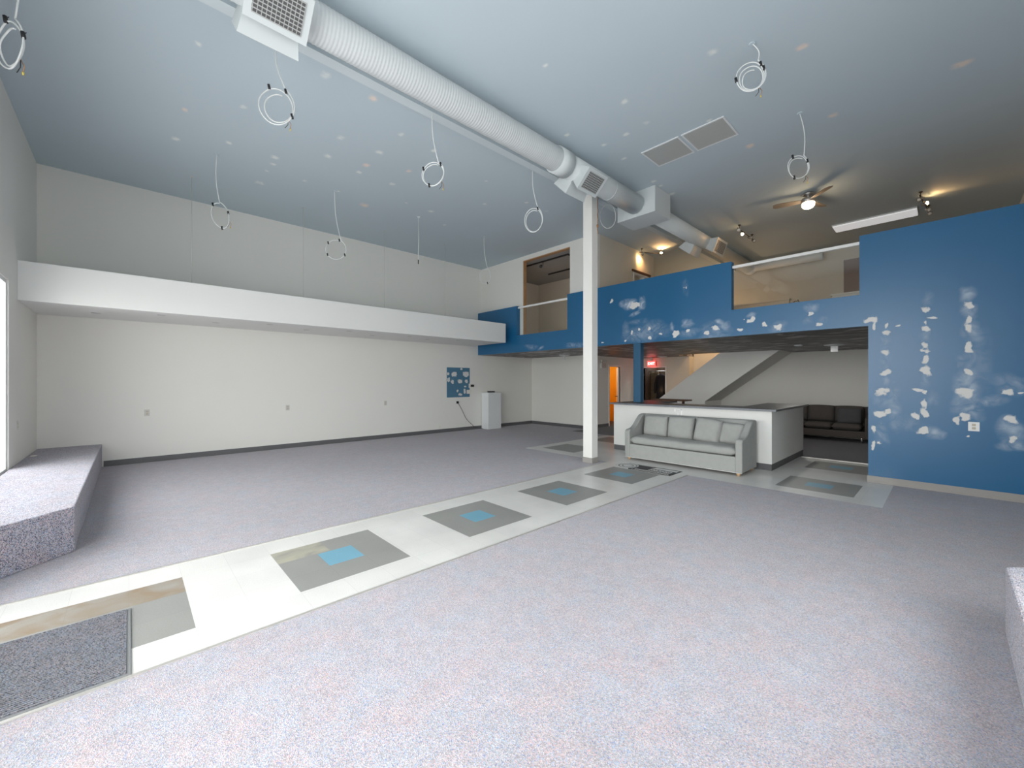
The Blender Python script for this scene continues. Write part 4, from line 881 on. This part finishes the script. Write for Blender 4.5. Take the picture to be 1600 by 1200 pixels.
# ---------------------------------------------------------------- exit sign, emergency light, ceiling fittings downstairs
ex, ey, ez = -7.05, 13.30, 2.12
t = thing('exit_sign', 'small lit red EXIT sign hanging from the dark lower ceiling over the exit doorway', 'exit sign', (ex, ey, ZU))
obj('sign_mount', boxes((ex-.03, ex+.03, ey-.02, ey+.02, ez+.085, ZU)), M_WHITE, t)
obj('sign_box', boxes((ex-.14, ex+.14, ey-.02, ey+.02, ez-.09, ez+.09)), M_EXIT, t, bevel=.003)
cu = bpy.data.curves.new('exit_text', 'FONT'); cu.body = 'EXIT'; cu.size = .13; cu.extrude = .002; cu.align_x = 'CENTER'; cu.align_y = 'CENTER'
to = bpy.data.objects.new('exit_text', cu); COL.objects.link(to); bpy.context.view_layer.update()
me = bpy.data.meshes.new_from_object(to.evaluated_get(bpy.context.evaluated_depsgraph_get())); bpy.data.objects.remove(to)
bm = bmesh.new(); bm.from_mesh(me); bm.transform(Matrix.Translation((ex, ey-.023, ez)) @ Matrix.Rotation(math.pi/2, 4, 'X')); obj('sign_letters', bm, M_EXITL, t)
t = thing('emergency_light', 'grey twin-head emergency light on the corridor wall beside the orange doorway', 'emergency light', (-7.75, 11.35, 2.05))
obj('battery_box', boxes((-7.75, -7.68, 11.22, 11.48, 1.94, 2.10)), M_PLATE2, t, bevel=.006)
for y in (11.24, 11.46):
    bm = bmesh.new(); add_tube(bm, [(-7.71, y, 2.10), (-7.71, y, 2.14)], .008, 8); add_tube(bm, [(-7.73, y, 2.17), (-7.70, y, 2.17), (-7.66, y, 2.165)], [.02, .04, .045], 14); obj('lamp_head', bm, M_PLATE2, t)
def fitting(label, x, y, r, hang=None):
    t = thing('ceiling_disc', label, 'ceiling fitting', (x, y, ZU), 'white discs on the dark lower ceiling')
    bm = bmesh.new(); add_lathe(bm, [(r*.6, -.03), (r*.9, -.02), (r, 0)], (x, y, ZU), 24); obj('disc_plate', bm, M_WHITE, t)
    if hang: 
        bm = bmesh.new(); add_box(bm, x-hang/2, x+hang/2, y-.02, y+.02, ZU-.16, ZU-.025); obj('hanging_tag', bm, M_WHITE, t)
fitting('white ceiling disc with a small hanging stem, left of the white column', -8.20, 9.95, .17, .03)
fitting('small white ceiling disc above the stairs, left of the disc with the hanging block', -2.30, 11.09, .09)
fitting('white ceiling disc with a hanging white block, above the dark sofa', -1.73, 11.6, .20, .13)
fitting('white ceiling disc beside the exit sign', -6.45, 12.9, .15)
t = tag(obj('door_closer_light', boxes((-7.0, -6.95, 13.40, 13.45, 2.06, 2.2)), M_BRONZE), 'small dark fitting on the wall right of the exit sign', 'fitting')
# clothes hanging in the store behind the exit doorway
t = thing('hanging_coat', 'long black coat hanging in the dark exit doorway', 'coat', (-6.98, 13.85, 1.8))
bm = bmesh.new(); N = 16
rings = []
for z, rx, ry in ((1.78, .04, .03), (1.72, .13, .06), (1.66, .17, .08), (1.3, .15, .09), (1.0, .16, .09), (.72, .18, .10)):
    rings.append([bm.verts.new((-6.98+rx*math.cos(6.283*k/N)*(1+.08*math.sin(3*k+z*4)), 13.85+ry*math.sin(6.283*k/N)*(1+.12*math.sin(4*k+z)), z)) for k in range(N)])
for a, b in zip(rings, rings[1:]):
    for k in range(N): bm.faces.new((a[k], a[(k+1)%N], b[(k+1)%N], b[k])).smooth = True
bm.faces.new(rings[0][::-1]); bm.faces.new(rings[-1]); obj('coat_body', bm, M_COAT, t)
for s in (-1, 1):
    bm = bmesh.new(); add_tube(bm, [(-6.98+s*.13, 13.84, 1.68), (-6.98+s*.19, 13.82, 1.4), (-6.98+s*.20, 13.80, 1.08)], [.05, .05, .042], 10); obj('sleeve', bm, M_COAT, t)
bm = bmesh.new(); add_tube(bm, [(-6.98, 13.85, 1.78), (-6.98, 13.85, 1.84), (-6.96, 13.85, 1.87), (-6.98, 13.85, 1.89)], .004, 6); obj('hanger_hook', bm, M_CHROME, t)
bm = bmesh.new(); add_tube(bm, [(-7.43, 13.85, 1.87), (-6.68, 13.85, 1.87)], .014, 10); tag(obj('clothes_rail', bm, M_CHROME), 'metal clothes rail across the dark exit doorway', 'rail')
t = thing('hanging_curtain', 'olive brown fabric hanging at the left of the exit doorway', 'curtain', (-7.27, 13.9, 0))
bm = bmesh.new(); n = 24; A = [(-7.42+.30*i/n, 13.95+.03*math.sin(i*1.6)) for i in range(n+1)]
add_prism(bm, A+[(x, y+.012) for x, y in A[::-1]], 'z', .05, 1.85); obj('curtain_cloth', bm, M_CLOTH, t)
downlight('fill_under_upper_floor', (-2.30, 11.09, ZU-.032), (1, .97, .90), 20, .12)  # added fill for the lower level; the disc above it is unlit
point('lamp_store', (-6.9, 13.7, 1.2), (1, .6, .3), .5, .05)

bpy.context.view_layer.update()
